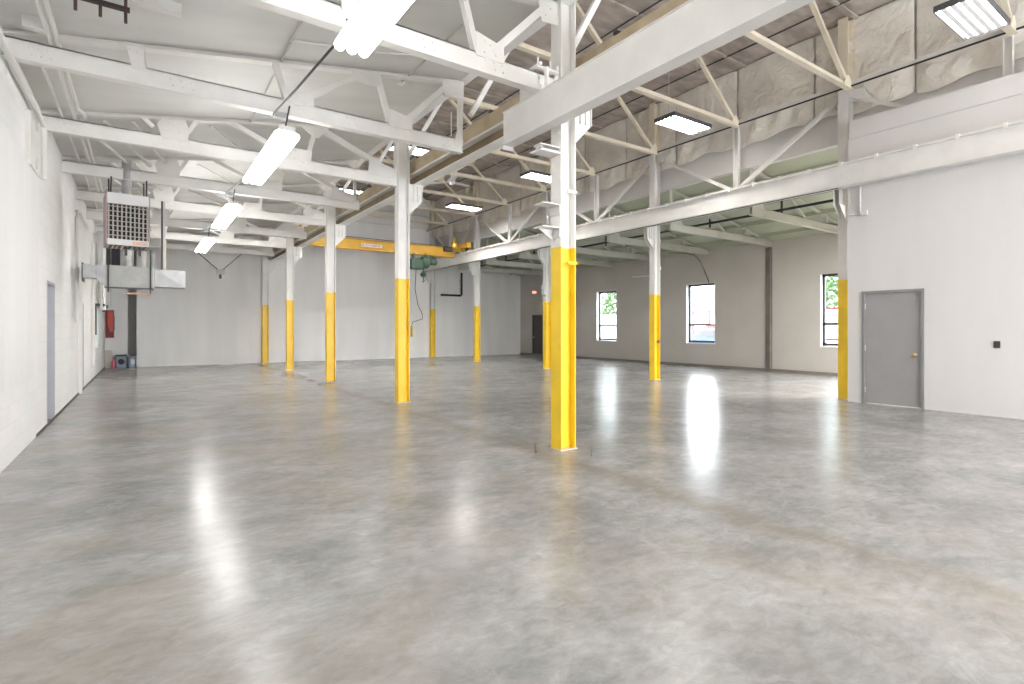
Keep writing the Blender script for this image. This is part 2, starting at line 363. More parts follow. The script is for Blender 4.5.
# ------------------------------------------------------------------ columns
def column(x, y, ztop, label, side, brack=True, extra=None, d=.22, wy=.18, ysplit=2.29, topcream=None, low=WHITE, group='yellow based steel columns'):
    r = thing('steel_column', label, 'column', (x, y, 0), group)
    b = MB(); t = .016; a = d / 2; c = wy / 2
    def h(z0, z1, mi):
        b.mi = mi
        pl = [(-a, -c), (-a, c), (-a + t, c), (-a + t, t / 2), (a - t, t / 2), (a - t, c), (a, c), (a, -c), (a - t, -c), (a - t, -t / 2), (-a + t, -t / 2), (-a + t, -c)]
        n = len(pl)
        b.add([(x + p, y + q, z0) for p, q in pl] + [(x + p, y + q, z1) for p, q in pl],
              [(i, (i + 1) % n, n + (i + 1) % n, n + i) for i in range(n)] + [tuple(range(n))[::-1], tuple(range(n, 2 * n))])
    h(0.012, ysplit, 0)
    if topcream: h(ysplit, topcream, 1); h(topcream, ztop, 2)
    else: h(ysplit, ztop, 1)
    b.mi = 1
    for k in range(9):   # rivet lines of the bracket connection
        for q in (-.05, .05):
            b.rivet((x - a - .001, y + q, 3.5 + k * .09), (-1, 0, 0))
    b.build('shaft', [YEL, low, CREAM], r)
    MB().box(x - a - .012, x + a + .012, y - c - .012, y + c + .012, 0, .012).build('base_plate', mat_base, r)
    if brack:
        s = side; x0 = x + s * a; x1 = x + s * (a + .26); zt = 4.05
        b = MB()
        for yy in (-.055, .045):
            p = [(x0, zt), (x1, zt), (x1, zt - .30), (x0, zt - .56)]
            b.add([(q[0], y + yy, q[1]) for q in p] + [(q[0], y + yy + .012, q[1]) for q in p], [(0, 1, 2, 3), (4, 7, 6, 5), (0, 4, 5, 1), (1, 5, 6, 2), (2, 6, 7, 3), (3, 7, 4, 0)])
        for u in (.0, .085, .17, .25):
            xa = x0 + s * u; b.box(min(xa, xa + s * .012), max(xa, xa + s * .012), y - .08, y - .055, zt - .30, zt)
        b.box(min(x0, x1 + s * .02), max(x0, x1 + s * .02), y - .09, y + .09, zt - .0, zt + .018)
        for k in range(7): b.rivet((x + s * (a - .012), y - c + .0, 3.5 + .08 * k), (0, -1, 0))
        b.build('crane_bracket', low, r)
    if extra: extra(r)
    return r
mat_rec = mat('brown_receptacle', (.08, .06, .05), .5, var=.1)
mat_base = mat('base_plate_concrete_stain', (.60, .57, .50), .8, var=.2)

def bands(x, y, zs):
    def f(r):
        for z, m in zs:
            MB().box(x - .02, x + .14, y - .115, y - .09, z - .018, z + .018).box(x + .11, x + .135, y - .115, y + .02, z - .018, z + .018).build('clamp_band', m, r)
    return f
def col1_extra(r):
    x, y = X1, 4.715
    bands(x, y, [(2.12, YEL), (2.93, WHITE)])(r)
    b = MB().box(x - .38, x - .11, y - .07, y + .07, 3.405, 3.42).box(x - .36, x - .11, y - .05, y + .05, 3.36, 3.38).box(x - .40, x - .11, y - .09, y + .09, 3.335, 3.352).box(x - .36, x - .34, y - .05, y + .05, 3.35, 3.41)
    b.build('conduit_support', GREYW, r)
    for z in (2.76, 2.50):
        b = MB().box(x - .36, x - .11, y - .09, y + .09, z, z + .012)
        if z < 2.6: b.add([(x - .34, y + .03, z), (x - .11, y + .03, z), (x - .11, y + .03, z - .13), (x - .34, y + .042, z), (x - .11, y + .042, z), (x - .11, y + .042, z - .13)], [(0, 1, 2), (3, 5, 4), (0, 3, 4, 1), (1, 4, 5, 2), (2, 5, 3, 0)])
        b.box(x - .13, x - .11, y - .09, y + .09, z - .10, z)
        b.build('shelf_bracket', GREYW, r)
Y0, S = 4.715, 4.64
colw = ['nearest', 'second', 'third', 'fourth']
for i in range(5):
    y = Y0 + S * i if i < 4 else YB - .14
    lab = ['large yellow based white column nearest the camera with shelf brackets', 'yellow based white column directly behind the nearest one to its left',
           'yellow based white column before the crane girder, third of the left row', 'slim looking yellow based column, fourth of the left row',
           'yellow based column standing hard against the far wall, last of the left row'][i]
    ex = col1_extra if i == 0 else None
    if i == 2: ex = lambda r, y=y: MB().box(X1 + .11, X1 + .15, y - .09, y - .05, 3.25, 3.33).build('cleat', WHITE, r)
    column(X1, y, ZT - .02, lab, 1, extra=ex, ysplit=2.30)
r2y = [4.89, 9.62, 14.26, 18.90, YB - .12]
for i in range(5):
    y = r2y[i]
    lab = ['yellow based column against the end of the right white wall beside the grey door', 'yellow based column with a small round box standing left of the middle window',
           'yellow based column with a grey electrical box, just left behind the largest column', 'yellow based column left of the dark far door, in open floor',
           'yellow based column at the far wall behind the hoist pendant'][i]
    def ex(r, i=i, y=y):
        x = X2
        if i == 1:
            MB().lathe([(.001, 0), (.04, .001), (.04, .04), (.001, .041)], (x + .02, y - .13, 1.02), 'Y', 12).build('receptacle', mat_rec, r)
            MB().box(x + .11, x + .15, y - .09, y - .04, 2.95, 3.03).build('cleat', WHITE, r)
        if i == 2:
            MB().box(x - .20, x - .11, y - .08, y + .06, 2.52, 2.85).build('electrical_box', STEELG, r)
            MB().tube([(x - .15, y, 2.85), (x - .15, y, 3.95)], .02).build('conduit', STEELG, r)
            MB().tube([(x + .08, y - .10, 2.8), (x + .08, y - .10, 3.9)], .018).build('conduit', STEELG, r)
    column(X2, y, ZT, lab, -1, extra=ex, ysplit=2.28 if i else 2.32, topcream=6.0, low=GREYW)

# ------------------------------------------------------------------ left bay and window bay trusses
def rivets_face(b, pts, y):
    for p in pts: b.rivet((p[0], y, p[1]), (0, -1, 0), .012)
def plate(b, pts, y, t=.012):
    n = len(pts)
    b.add([(p[0], y, p[1]) for p in pts] + [(p[0], y + t, p[1]) for p in pts],
          [tuple(range(n)), tuple(range(n, 2 * n))[::-1]] + [(i, (i + 1) % n, n + (i + 1) % n, n + i) for i in range(n)])
def side_truss(y, typ, label, m, mirror=False, xend=3.9, group='white trusses over the left bay', detail=True):
    r = thing('roof_truss', label, 'truss', ((XW - .1 if mirror else XL), y, 4.0), group)
    fx = (lambda x: 15.42 - x) if mirror else (lambda x: x)
    zc0, zc1 = 4.0, 4.2
    def Z(x): return zl(x) - .035 if not mirror else zr(fx(x)) - .035
    hw = .032
    def B(x0, x1, y0_, y1_, z0, z1, b): a_, c_ = fx(x0), fx(x1); b.box(min(a_, c_), max(a_, c_), y0_, y1_, z0, z1)
    # bottom chord: two channels back to back with lower lips
    b = MB(); B(XL, xend, y - hw, y - hw + .012, zc0 + .015, zc1, b); B(XL, xend, y + hw - .012, y + hw, zc0 + .015, zc1, b)
    B(XL, xend, y - hw - .0, y + hw, zc1 - .012, zc1, b); B(XL, xend, y - hw - .022, y + hw + .022, zc0, zc0 + .012, b); B(XL, xend, y - hw + .012, y + hw - .012, zc0 + .012, zc0 + .03, b)
    if detail:
        for gx in (-.92, -.85, -.78, .25, .35, .45, 1.5, 1.6, 1.7, 2.2, 2.3, 2.9, 3.0, 3.1, 3.6, 3.7):
            rivets_face(b, [(fx(gx), 4.14), (fx(gx + .02), 4.07)], y - hw)
    b.build('bottom_chord', m, r)
    # top chord hugging the roof
    b = MB(); p0 = (fx(XL), y, Z(XL) - .02); p1 = (fx(3.9), y, Z(3.9) - .02)
    b.prism([(-.055, -.01), (.055, -.01), (.055, .004), (.009, .004), (.009, .05), (-.009, .05), (-.009, .004), (-.055, .004)], p0, p1)
    b.build('top_chord', m, r)
    def g(pts):
        q = MB(); plate(q, [(fx(p[0]), p[1]) for p in pts], y - .046)
        cx_ = sum(p[0] for p in pts) / len(pts); cz_ = sum(p[1] for p in pts) / len(pts)
        for dx, dz in ((-.07, -.05), (.07, -.05), (0, .04), (-.06, .06)): rivets_face(q, [(fx(cx_ + dx), cz_ + dz)], y - .046)
        q.build('gusset_plate', m, r)
    def web(xa, za, xb, zb, a_=.07):
        MB().bar((fx(xa), y, za), (fx(xb), y, zb), a_ * .9, a_ * 1.1, (0, 1, 0)).build('web_member', m, r)
    if mirror:
        web(.3, 4.2, .3, Z(.3)); web(1.46, 4.22, 2.5, Z(2.5) - .03); web(2.6, Z(2.6) - .03, 3.6, 4.22); web(3.8, 4.2, 3.8, Z(3.8))
        g([(3.3, 4.16), (3.85, 4.16), (3.85, 4.42), (3.5, 4.34)])
    elif typ == 'A':
        g([(-.10, 4.16), (.03, 4.16), (-.0, Z(0)), (-.16, Z(0))])
        web(1.33, Z(1.3) - .02, 1.46, 4.2); web(1.62, 4.24, 2.34, Z(2.3) - .08, .085); web(2.62, Z(2.6) - .02, 2.80, 4.2); web(2.98, 4.24, 3.62, Z(3.6) - .12, .085)
        g([(1.42, 4.16), (1.78, 4.16), (1.78, 4.29), (1.42, 4.37)])
        g([(2.26, Z(2.2)), (2.62, Z(2.6)), (2.66, Z(2.6) - .20), (2.36, Z(2.3) - .16), (2.30, Z(2.3) - .14)])
        g([(2.78, 4.16), (3.12, 4.16), (3.12, 4.33), (2.78, 4.40)])
        g([(3.58, Z(3.5)), (3.9, Z(3.9)), (3.9, Z(3.9) - .26), (3.62, Z(3.6) - .24)])
        web(3.90, 4.2, 3.92, Z(3.9), .07)
        g([(3.78, 4.10), (3.93, 4.10), (3.93, 4.34), (3.84, 4.34)])
    else:
        web(.12, 4.30, -.02, Z(0), .06); web(.55, 4.30, .68, Z(.7), .06)
        g([(.22, 4.16), (.55, 4.16), (.57, 4.33), (.50, Z(.5)), (.24, Z(.2)), (.16, 4.36)])
        web(1.12, Z(1.1) - .01, 1.95, 4.24, .07); web(2.26, 4.24, 2.42, Z(2.4) - .02, .075); web(2.44, Z(2.4) - .02, 3.74, 4.26, .085)
        g([(1.90, 4.16), (2.32, 4.16), (2.34, 4.36), (1.96, 4.36)])
        g([(2.12, Z(2.1)), (2.66, Z(2.6)), (2.56, Z(2.5) - .10), (2.44, Z(2.4) - .22), (2.36, Z(2.4) - .22)])
        g([(3.30, 4.14), (3.86, 4.14), (3.86, 4.30), (3.60, 4.36), (3.34, 4.46)])
        web(3.84, 4.2, 3.84, Z(3.8), .06)
        g([(3.60, Z(3.5)), (3.86, Z(3.8)), (3.86, Z(3.8) - .2)])
    return r
names = {0: 'white roof truss at the nearest column, clamped around the hung beam',
         1: 'white roof truss between the nearest and second left columns, above the second light',
         2: 'white roof truss framing into the second left column', 3: 'white roof truss just past the second left column holding the heater rods',
         4: 'white roof truss framing into the third left column', 5: 'white roof truss between the third and fourth left columns',
         6: 'white roof truss framing into the fourth left column', 7: 'white roof truss last before the far wall of the left bay'}
for k in range(8):
    y = Y0 + S / 2 * k
    side_truss(y, 'A' if k in (0, 1) else 'B', names[k], WHITE, xend=3.86 if k % 2 == 0 else 3.93)
wn = ['passing behind the right white wall end, nearest seen', 'above the near window', 'meeting the column left of the middle window', 'over the middle window side', 'between middle and far window', 'over the far window', 'last by the exit sign']
for k in range(1, 8):
    y = Y0 + S / 2 * k
    side_truss(y, 'B' if k % 2 == 0 else 'A', 'grey white truss under the window bay roof, %s from the front' % ORD[k - 1], LEANS, mirror=True, xend=3.85, group='trusses over the window bay', detail=False)

# ------------------------------------------------------------------ crane bay trusses
def crane_truss(y, label):
    r = thing('roof_truss', label, 'truss', (4.1, y, 5.95), 'cream trusses over the crane bay')
    def dbl(p0, p1, a, nm):
        MB().prism([(-a / 2, -a / 2), (a / 2, -a / 2), (a / 2, -a / 2 + .012), (.012, -a / 2 + .012), (.012, a / 2), (-.012, a / 2), (-.012, -a / 2 + .012), (-a / 2, -a / 2 + .012)], p0, p1).build(nm, CREAM, r)
    dbl((4.08, y, 5.96), (11.05, y, 5.96), .10, 'bottom_chord')
    MB().bar((4.08, y, 7.38), (11.35, y, 7.38), .06, .04).build('top_chord', CEILC, r)
    for a_, b_ in (((4.15, 5.98), (5.85, 7.22)), ((5.95, 7.22), (7.42, 5.98)), ((7.50, 5.98), (9.35, 7.22)), ((9.46, 7.22), (10.95, 5.98))):
        MB().bar((a_[0], y, a_[1]), (b_[0], y, b_[1]), .07, .075, (0, 1, 0)).build('web_member', CREAM, r)
    def g(pts):
        q = MB(); plate(q, pts, y - .045); q.build('gusset_plate', CREAM, r)
    g([(5.7, 7.28), (6.15, 7.28), (6.08, 7.08), (5.8, 7.08)]); g([(7.25, 5.92), (7.68, 5.92), (7.62, 6.15), (7.32, 6.15)])
    g([(9.15, 7.28), (9.65, 7.28), (9.58, 7.08), (9.3, 7.08)]); g([(10.72, 5.92), (11.02, 5.92), (11.02, 6.04), (10.94, 6.14), (10.84, 6.12)])
    MB().bar((4.10, y + .02, 4.62), (4.85, y + .02, 5.93), .07, .07, (0, 1, 0)).build('knee_brace', WHITE, r)
    return r
cn = ['crossing the top right corner of the picture', 'ending at the top of the right wall column', 'between the right wall column and the next', 'ending above the middle window column',
      'just past the middle window column', 'ending behind the upper part of the largest column', 'above the fan', 'above the hoist end', 'last before the far wall']
for k in range(-1, 8):
    crane_truss(Y0 + S / 2 * k, 'cream truss over the crane bay, %s' % cn[k + 1])

# ------------------------------------------------------------------ hung beam, runway beams
r = thing('hung_beam', 'deep white beam hung in front of the largest column and cut off short', 'beam', (3.66, -6, 3.6))
b = MB(); zb, zt, ya, yb = 3.595, 4.0, -6.0, 5.40
b.box(3.60, 3.61, ya, yb, zb + .012, zt).box(3.585, 3.735, ya, yb, zb, zb + .014).box(3.585, 3.70, ya, yb, zt - .012, zt)
b.build('beam_web', GREYW, r)
MB().box(3.585, 3.735, yb - .02, yb, zb - .05, zb + .05).build('end_stop', WHITE, r)
MB().box(3.60, 3.63, 4.80, 5.06, zt, 4.22).build('hanger_plate', GREYW, r)
MB().box(3.60, 3.63, 4.55, 4.60, zt, 4.22).box(3.50, 3.80, 4.59, 4.64, 4.205, 4.23).box(3.50, 3.80, 4.80, 4.85, 4.205, 4.23).box(3.52, 3.55, 4.57, 4.86, 4.23, 4.26).box(3.75, 3.78, 4.57, 4.86, 4.23, 4.26).build('clamp', WHITE, r)
MB().tube([(3.53, 4.62, 4.2), (3.53, 4.62, 4.33)], .01).tube([(3.70, 4.62, 4.2), (3.70, 4.62, 4.33)], .01).build('clamp_bolts', WHITE, r)

r = thing('runway_beam', 'crane runway beam along the left column row, tan web between white flanges', 'beam', (4.27, 0, 4.07), 'crane runway beams')
b = MB(); b.box(4.17, 4.37, -6, YB - .02, 4.068, 4.085).box(4.262, 4.275, -6, YB - .02, 4.085, 4.262); b.mi = 1
b.v += []
b.build('lower_web', [WHITE, TAN], r)
MB().box(4.14, 4.37, -6, YB - .02, 4.255, 4.285).build('upper_flange', WHITE, r)
MB().box(4.22, 4.36, -6, YB - .02, 4.282, 4.56).build('upper_beam', TAN, r)
MB().box(4.275, 4.315, -6, YB - .02, 4.56, 4.61).build('crane_rail', TAN, r)
for i in range(28):
    y = -1 + i * .85
    MB().box(4.20, 4.275, y, y + .05, 4.56, 4.60).build('rail_clip', DARK, r)
MB().box(4.262 - .004, 4.262, -6, YB - .02, 4.086, 4.255).build('web_lining', mat('brown_web', (.24, .175, .10), .6, var=.25), r)

r = thing('runway_beam', 'crane runway beam along the right column row, grey white, crossing the right white wall', 'beam', (10.86, 0, 4.05), 'crane runway beams')
b = MB().box(10.80, 10.815, -6, YB - .02, 4.045, 4.45).box(10.72, 10.92, -6, YB - .02, 4.03, 4.047).box(10.72, 10.92, -6, YB - .02, 4.44, 4.457)
for y in (4.75, 9.5, 14.2, 19):
    for q in (-.10, 0, .10):
        for z in (4.20, 4.28): b.rivet((10.80, y + q, z), (-1, 0, 0), .016)
b.build('beam_web', GREYW, r)
MB().box(10.80, 10.84, -6, YB - .02, 4.457, 4.50).build('crane_rail', GREYW, r)
for i in range(42):
    y = -1.1 + i * .58
    MB().box(10.700, 10.80, y, y + .05, 4.457, 4.485).box(10.700, 10.718, y, y + .05, 4.41, 4.457).build('rail_clip', WHITE, r)
MB().tube([(10.78, 4.8, 4.018), (10.78, YB - .05, 4.018)], .008).build('power_cable', BLACK, r)

# ------------------------------------------------------------------ clerestory: strut, posts, braces, blankets
r = thing('strut', 'long white pipe strut with black cable running level along the right column tops', 'strut', (11.08, 0, 6.0))
MB().box(11.03, 11.10, -6, YB, 5.99, 6.05).build('strut_angle', GREYW, r)
MB().tube([(11.02, -6, 5.965), (11.02, YB, 5.965)], .016, 6).build('black_cable', BLACK, r)
for k in range(5):
    y = 2.52 + S * k + (.05 if k else 0)
    if k == 0: y = 2.50
    o = MB().ibeam((11.28, y, 4.5), (11.28, y, 5.99), .10, .12, .012).build('post', GREYW)
    tag(o, 'short grey white clerestory post halfway between two right columns, %s from the camera' % ORD[k], 'post', 'clerestory posts')
b = MB()
for ya, yb in ((-5, 4.79), (4.99, 9.52), (9.72, 14.16), (14.36, 18.80), (19.0, 22.9)): b.box(11.22, 11.36, ya, yb, 4.26, 4.5)
struct(b.build('trim_3', GREYW))  # unseen eave beams added under the clerestory posts
cy = [0.2, 4.89, 9.62, 14.26, 18.90, 23.0]
n = 0
for k in range(5):
    ym = (cy[k] + cy[k + 1]) / 2
    for s in (0, 1):
        ya, yb = (cy[k] + .12, ym - .12) if s == 0 else (cy[k + 1] - .12, ym + .12)
        if k == 0 and s == 0: continue
        o = MB().angle((11.30, ya, 5.88), (11.30, yb, 4.62), .075, .012).build('diagonal_brace', GREYW)
        tag(o, 'grey white diagonal brace above the right runway beam, %s from the camera' % ORD[n], 'brace', 'clerestory braces'); n += 1
        MB().box(11.29, 11.302, min(ya - .05, ya + (.22 if s == 0 else -.22)), max(ya + .05, ya + (.22 if s == 0 else -.22)), 5.76, 5.98).build('gusset_plate', GREYW, o).matrix_parent_inverse = Matrix()
# blankets: wrinkled panels of faced insulation hung between seams
def blanket(y0, y1, k):
    nx, nz = 16, 26; vs = []; fs = []
    zb0 = 5.62
    rr = random.Random(k * 13 + 5)
    ph = [rr.uniform(0, 6.28) for _ in range(8)]; am = [rr.uniform(.5, 1.3) for _ in range(8)]
    for j in range(nz + 1):
        for i in range(nx + 1):
            u = i / nx; v = j / nz; y = y0 + (y1 - y0) * u
            zb = zb0 + .05 * math.sin(u * 5 + ph[0]) + .03 * math.sin(u * 13 + ph[1])
            z = zb + (ZT + .03 - zb) * v
            bul = .055 * math.sin(PI * min(max(u, 0), 1)) ** .5
            dz = z - 5.95
            fold = .035 * am[0] * math.exp(-(dz * dz) / .09) * math.sin(u * 22 + z * 5 + ph[2]) + .012 * am[1] * math.sin(u * 7 + z * 4 + ph[3]) + .01 * math.sin(z * 9 - u * 9 + ph[4])
            fold += .016 * am[2] * math.sin(u * 9 - z * 3.3 + ph[5]) * (1 if z > 6 else 1.5)
            vs.append((11.49 - .015 - max(bul + fold, 0) * (1 if z > 5.7 else .6), y, z))
    for j in range(nz):
        for i in range(nx): a_ = j * (nx + 1) + i; fs.append((a_, a_ + 1, a_ + nx + 2, a_ + nx + 1))
    b = MB().add(vs, fs); o = b.build('insulation_blanket', BLANK, smooth=True)
    sd = o.modifiers.new('thick', 'SOLIDIFY'); sd.thickness = .01
    sb = o.modifiers.new('sub', 'SUBSURF'); sb.levels = 1; sb.render_levels = 1
    return o
for k in range(14):
    y0 = .30 - 1.75 + 1.75 * k; y1 = min(y0 + 1.75, YB)
    o = blanket(y0 + .01, y1 - .01, k)
    tag(o, 'wrinkled beige insulation blanket panel on the clerestory, %s panel from the camera' % ORD[k], 'insulation', 'insulation blanket panels')

# ------------------------------------------------------------------ lights
def strip_light(y0, label, k):
    r = thing('strip_light', label, 'light', (1.42, y0, 3.78), 'lit strip lights over the left bay')
    x, y1 = 1.42, y0 + 2.46
    MB().prism([(-.10, .05), (-.06, .09), (.06, .09), (.10, .05)], (x, y0 + .02, 3.70), (x, y1 - .02, 3.70)).build('housing', REFL, r)
    for s in (-.10, 0.0, .10):
        MB().tube([(x + s, y0 + .01, 3.695), (x + s, y1 - .01, 3.695)], .046, 8).build('tube', TUBEL if k > 1 else TUBE, r)
    for yy in (y0, y1 - .04): MB().box(x - .09, x + .09, yy, yy + .04, 3.745, 3.80).build('end_cap', REFL, r)
    for yy in (y0 + .1, y1 - .1):
        MB().tube([(x, yy, 3.77), (x, yy, 3.82), (x, yy + (-.22 if yy < y0 + .5 else .22), 4.0)], .010, 5).build('hanger_chain', DARK, r)
    return r
lbl = ['brightly lit strip light nearest the camera at the top edge', 'lit strip light hanging just beyond the first full truss, second of four', 'small lit strip light, third of the receding row', 'smallest lit strip light, farthest of the receding row']
for k in range(4): strip_light([1.95, 6.80, 11.40, 16.1][k], lbl[k], k)
for k, (y0_, y1_) in enumerate(((4.48, 7.0), (9.04, 11.62), (13.77, 16.28))):
    o = MB().tube([(1.30, y0_, 3.72), (1.30, (y0_ + y1_) / 2, 3.84), (1.30, y1_, 3.98)], .012, 5).build('power_cord', DARK)
    tag(o, 'dark cord between two lit strip lights, %s from the camera' % ORD[k], 'cord', 'strip light cords')
for k, y in enumerate((6.98, 11.62, 16.27)):
    o = MB().box(1.30, 1.44, y - .075, y + .02, 3.93, 3.998).build('hanger_clamp', GALV)
    tag(o, 'small galvanised clamp under a truss where the strip light chain hangs, %s from the camera' % ORD[k], 'clamp', 'light hanger clamps')

def high_bay(x0, x1, y0, label):
    r = thing('high_bay_light', label, 'light', ((x0 + x1) / 2, y0, 5.7), 'louvred fluorescent lights over the crane bay')
    z = 5.72; y1 = y0 + .52
    b = MB().box(x0, x1, y0, y1, z + .075, z + .085).box(x0, x0 + .012, y0, y1, z, z + .08).box(x1 - .012, x1, y0, y1, z, z + .08)
    b.box(x0, x1, y0, y0 + .012, z, z + .08).box(x0, x1, y1 - .012, y1, z, z + .08)
    b.build('housing', HBG, r)
    n = 5
    for i in range(n):
        yy = y0 + .52 * (i + .5) / n
        MB().tube([(x0 + .03, yy, z + .03), (x1 - .03, yy, z + .03)], .019, 6).build('tube', TUBED if y0 < 3 else TUBEF if y0 > 14 else TUBEC, r)
    q = MB()
    for i in range(1, n):
        yy = y0 + .52 * i / n
        q.prism([(-.03, 0), (-.004, .07), (.004, .07), (.03, 0)], (x0 + .012, yy, z + .002), (x1 - .012, yy, z + .002))
    q.build('louvre', REFL, r)
    for xx in (x0 + .15, x1 - .15):
        MB().tube([(xx, y0 + .26, z + .08), (xx, y0 + .26, ZT)], .006, 5).build('hanger_wire', STEELG, r)
    return r
hb = [(8.95, 10.2, 2.24, 'large louvred light at the top right corner, before the insulation blankets'), (8.9, 10.15, 7.08, 'louvred light over the crane bay right of the largest column'),
      (8.9, 10.15, 11.98, 'louvred light partly hidden behind the left edge of the largest column'), (8.9, 10.15, 16.6, 'louvred light above the hoist, low in the crane bay roof'),
      (4.9, 6.1, 11.9, 'louvred light close right of the second left column top'), (4.9, 6.1, 16.7, 'louvred light seen between the second and third left columns')]
for a_, b_, c_, l_ in hb: high_bay(a_, b_, c_, l_)

# ceiling fan
r = thing('ceiling_fan', 'white three bladed ceiling fan hanging over the crane bay left of the largest column', 'fan', (7.05, 13.2, 5.5))
MB().tube([(7.05, 13.2, 5.52), (7.05, 13.2, ZT)], .018).build('down_rod', WHITE, r)
MB().lathe([(.001, .0), (.06, 0), (.11, .04), (.11, .12), (.05, .17), (.03, .19), (.001, .2)], (7.05, 13.2, 5.38)).build('motor', WHITE, r, smooth=True)
MB().lathe([(.05, 0), (.075, .05), (.04, .16), (.001, .17)], (7.05, 13.2, 5.72)).build('canopy_cup', WHITE, r, smooth=True)
for k in range(3):
    a_ = math.radians(12 + 120 * k); d = Vector((math.cos(a_), math.sin(a_), 0))
    MB().bar(Vector((7.05, 13.2, 5.45)) + d * .1, Vector((7.05, 13.2, 5.45)) + d * .62, .15, .015).build('blade', WHITE, r)

# ------------------------------------------------------------------ unit heater
r = thing('unit_heater', 'boxy gas unit heater with dark louvre grille hanging by the left wall', 'heater', (-.24, 11.3, 2.85))
hx0, hx1, hy0, hy1, hz0, hz1 = -.32, .30, -.0, .62, 2.80, 3.68
R = Matrix.Translation((-.20, 11.3, 0)) @ Matrix.Rotation(math.radians(6), 4, 'Z')
parts = []
def hp(b, nm, m, p=r):
    b.v = [tuple(R @ Vector(v)) for v in b.v]; return b.build(nm, m, p)
b = MB(); t = .02
b.box(hx0, hx0 + t, hy0, hy1, hz0, hz1).box(hx1 - t, hx1, hy0, hy1, hz0, hz1).box(hx0, hx1, hy0, hy1, hz1 - t, hz1).box(hx0, hx1, hy1 - t, hy1, hz0, hz1)
hp(b, 'casing', HEATS)
b = MB().box(hx0 + t, hx1 - t, hy0 - .004, hy0 + .03, 3.50, hz1 - .0); hp(b, 'top_panel', HEATW)
b = MB().box(hx0 + t, hx1 - t, hy0 - .004, hy0 + .03, 2.80, 2.90); hp(b, 'bottom_panel', HEATW)
b = MB().box(hx0 + t, hx1 - t, hy0 + .10, hy0 + .12, 2.90, 3.50); hp(b, 'heat_exchanger', BLACK)
b = MB()
for i in range(7):
    z = 2.95 + i * .082
    b.add([(hx0 + t, hy0 + .0, z), (hx1 - t, hy0, z), (hx1 - t, hy0 + .05, z + .01), (hx0 + t, hy0 + .05, z + .01), (hx0 + t, hy0 + .0, z + .014), (hx1 - t, hy0, z + .014), (hx1 - t, hy0 + .05, z + .024), (hx0 + t, hy0 + .05, z + .024)],
          [(0, 3, 2, 1), (4, 5, 6, 7), (0, 1, 5, 4), (1, 2, 6, 5), (2, 3, 7, 6), (3, 0, 4, 7)])
hp(b, 'horizontal_louvres', HEATG)
b = MB()
for i in range(10):
    x = hx0 + .04 + i * .0605; b.box(x - .010, x + .010, hy0 + .015, hy0 + .07, 2.90, 3.50)
hp(b, 'vertical_louvres', HEATG)
b = MB()
for i in range(9): x = hx0 + .03 + i * .068; b.box(x, x + .03, hy0 + .03, hy1, hz0, hz0 + .015)
hp(b, 'bottom_slats', HEATG)
b = MB().box(hx1 - t - .235, hx1 - t - .01, hy0 - .008, hy0 - .003, 2.822, 2.875); lb = hp(b, 'brand_label', ORNG)
def text_part(txt, size, M_, parent, m, name='lettering', sx=1.0):
    cu = bpy.data.curves.new(name, 'FONT'); cu.body = txt; cu.size = size; cu.extrude = .001; cu.align_x = 'CENTER'; cu.align_y = 'CENTER'
    o = bpy.data.objects.new(name, cu); C.objects.link(o)
    dg = bpy.context.evaluated_depsgraph_get(); me = bpy.data.meshes.new_from_object(o.evaluated_get(dg))
    bpy.data.objects.remove(o); me.materials.clear(); me.materials.append(m)
    me.transform(M_ @ Matrix.Diagonal((sx, 1, 1, 1))); ob = bpy.data.objects.new(name, me); C.objects.link(ob); ob.parent = parent
    rt = parent
    off = Vector((0, 0, 0))
    while rt: off += rt.location; off = off; rt = rt.parent
    ob.matrix_parent_inverse = Matrix(); 
    return ob
WT = mat('white_lettering', (.85, .82, .78), .5, var=.02)
tm = R @ Matrix.Translation((hx1 - t - .122, hy0 - .010, 2.848)) @ Matrix.Rotation(PI / 2, 4, 'X')
o = text_part('REZNOR', .05, tm, lb, WT, sx=1.15); o.matrix_parent_inverse = Matrix.Translation((0, 0, 0))
for xx, yy in ((-.25, .10), (.26, .10), (-.25, .5), (.26, .5)):
    p = R @ Vector((xx, yy, 3.68)); yt = 11.675 if yy < .3 else 11.675
    MB().tube([p, (p.x, yt + (.06 if yy > .3 else -.06), 4.02)], .012, 6).build('hanger_rod', DARK, r)
p = R @ Vector((0, .40, 3.66)); MB().tube([p, (p.x, p.y, 4.36)], .075, 14).build('flue_pipe', GALV, r)
hp(MB().box(-.04, .0, .3, .34, 2.66, 2.8), 'gas_valve', DARK); hp(MB().box(.16, .2, .3, .34, 2.66, 2.8), 'gas_valve', DARK)

# duct assembly
r = thing('ventilation_duct', 'galvanised sheet duct box with tapered ends hanging under the heater', 'duct', (0, 13.0, 2.2))
def boxy(x0, x1, y0_, y1_, za, zb_, zc, zd, ya=None, yb_=None):
    ya = ya or (y0_, y1_)
    b = MB(); b.add([(x0, ya[0], za), (x0, ya[1], za), (x0, ya[1], zb_), (x0, ya[0], zb_), (x1, y0_, zc), (x1, y1_, zc), (x1, y1_, zd), (x1, y0_, zd)],
                    [(0, 1, 2, 3), (4, 7, 6, 5), (0, 4, 5, 1), (1, 5, 6, 2), (2, 6, 7, 3), (3, 7, 4, 0)]); return b
b = boxy(-.60, .15, 13.0, 13.45, 2.18, 2.61, 2.18, 2.61); b.build('duct_box', mat('dull_galvanised', (.40, .40, .38), .5, metal=.3, var=.15, scale=6), r)
boxy(-.74, -.60, 13.0, 13.45, 2.34, 2.60, 2.20, 2.61, (13.0, 13.4)).build('duct_taper', GALV, r)
boxy(-.95, -.745, 13.0, 13.4, 2.35, 2.60, 2.35, 2.60).build('duct_inlet', GALV, r)
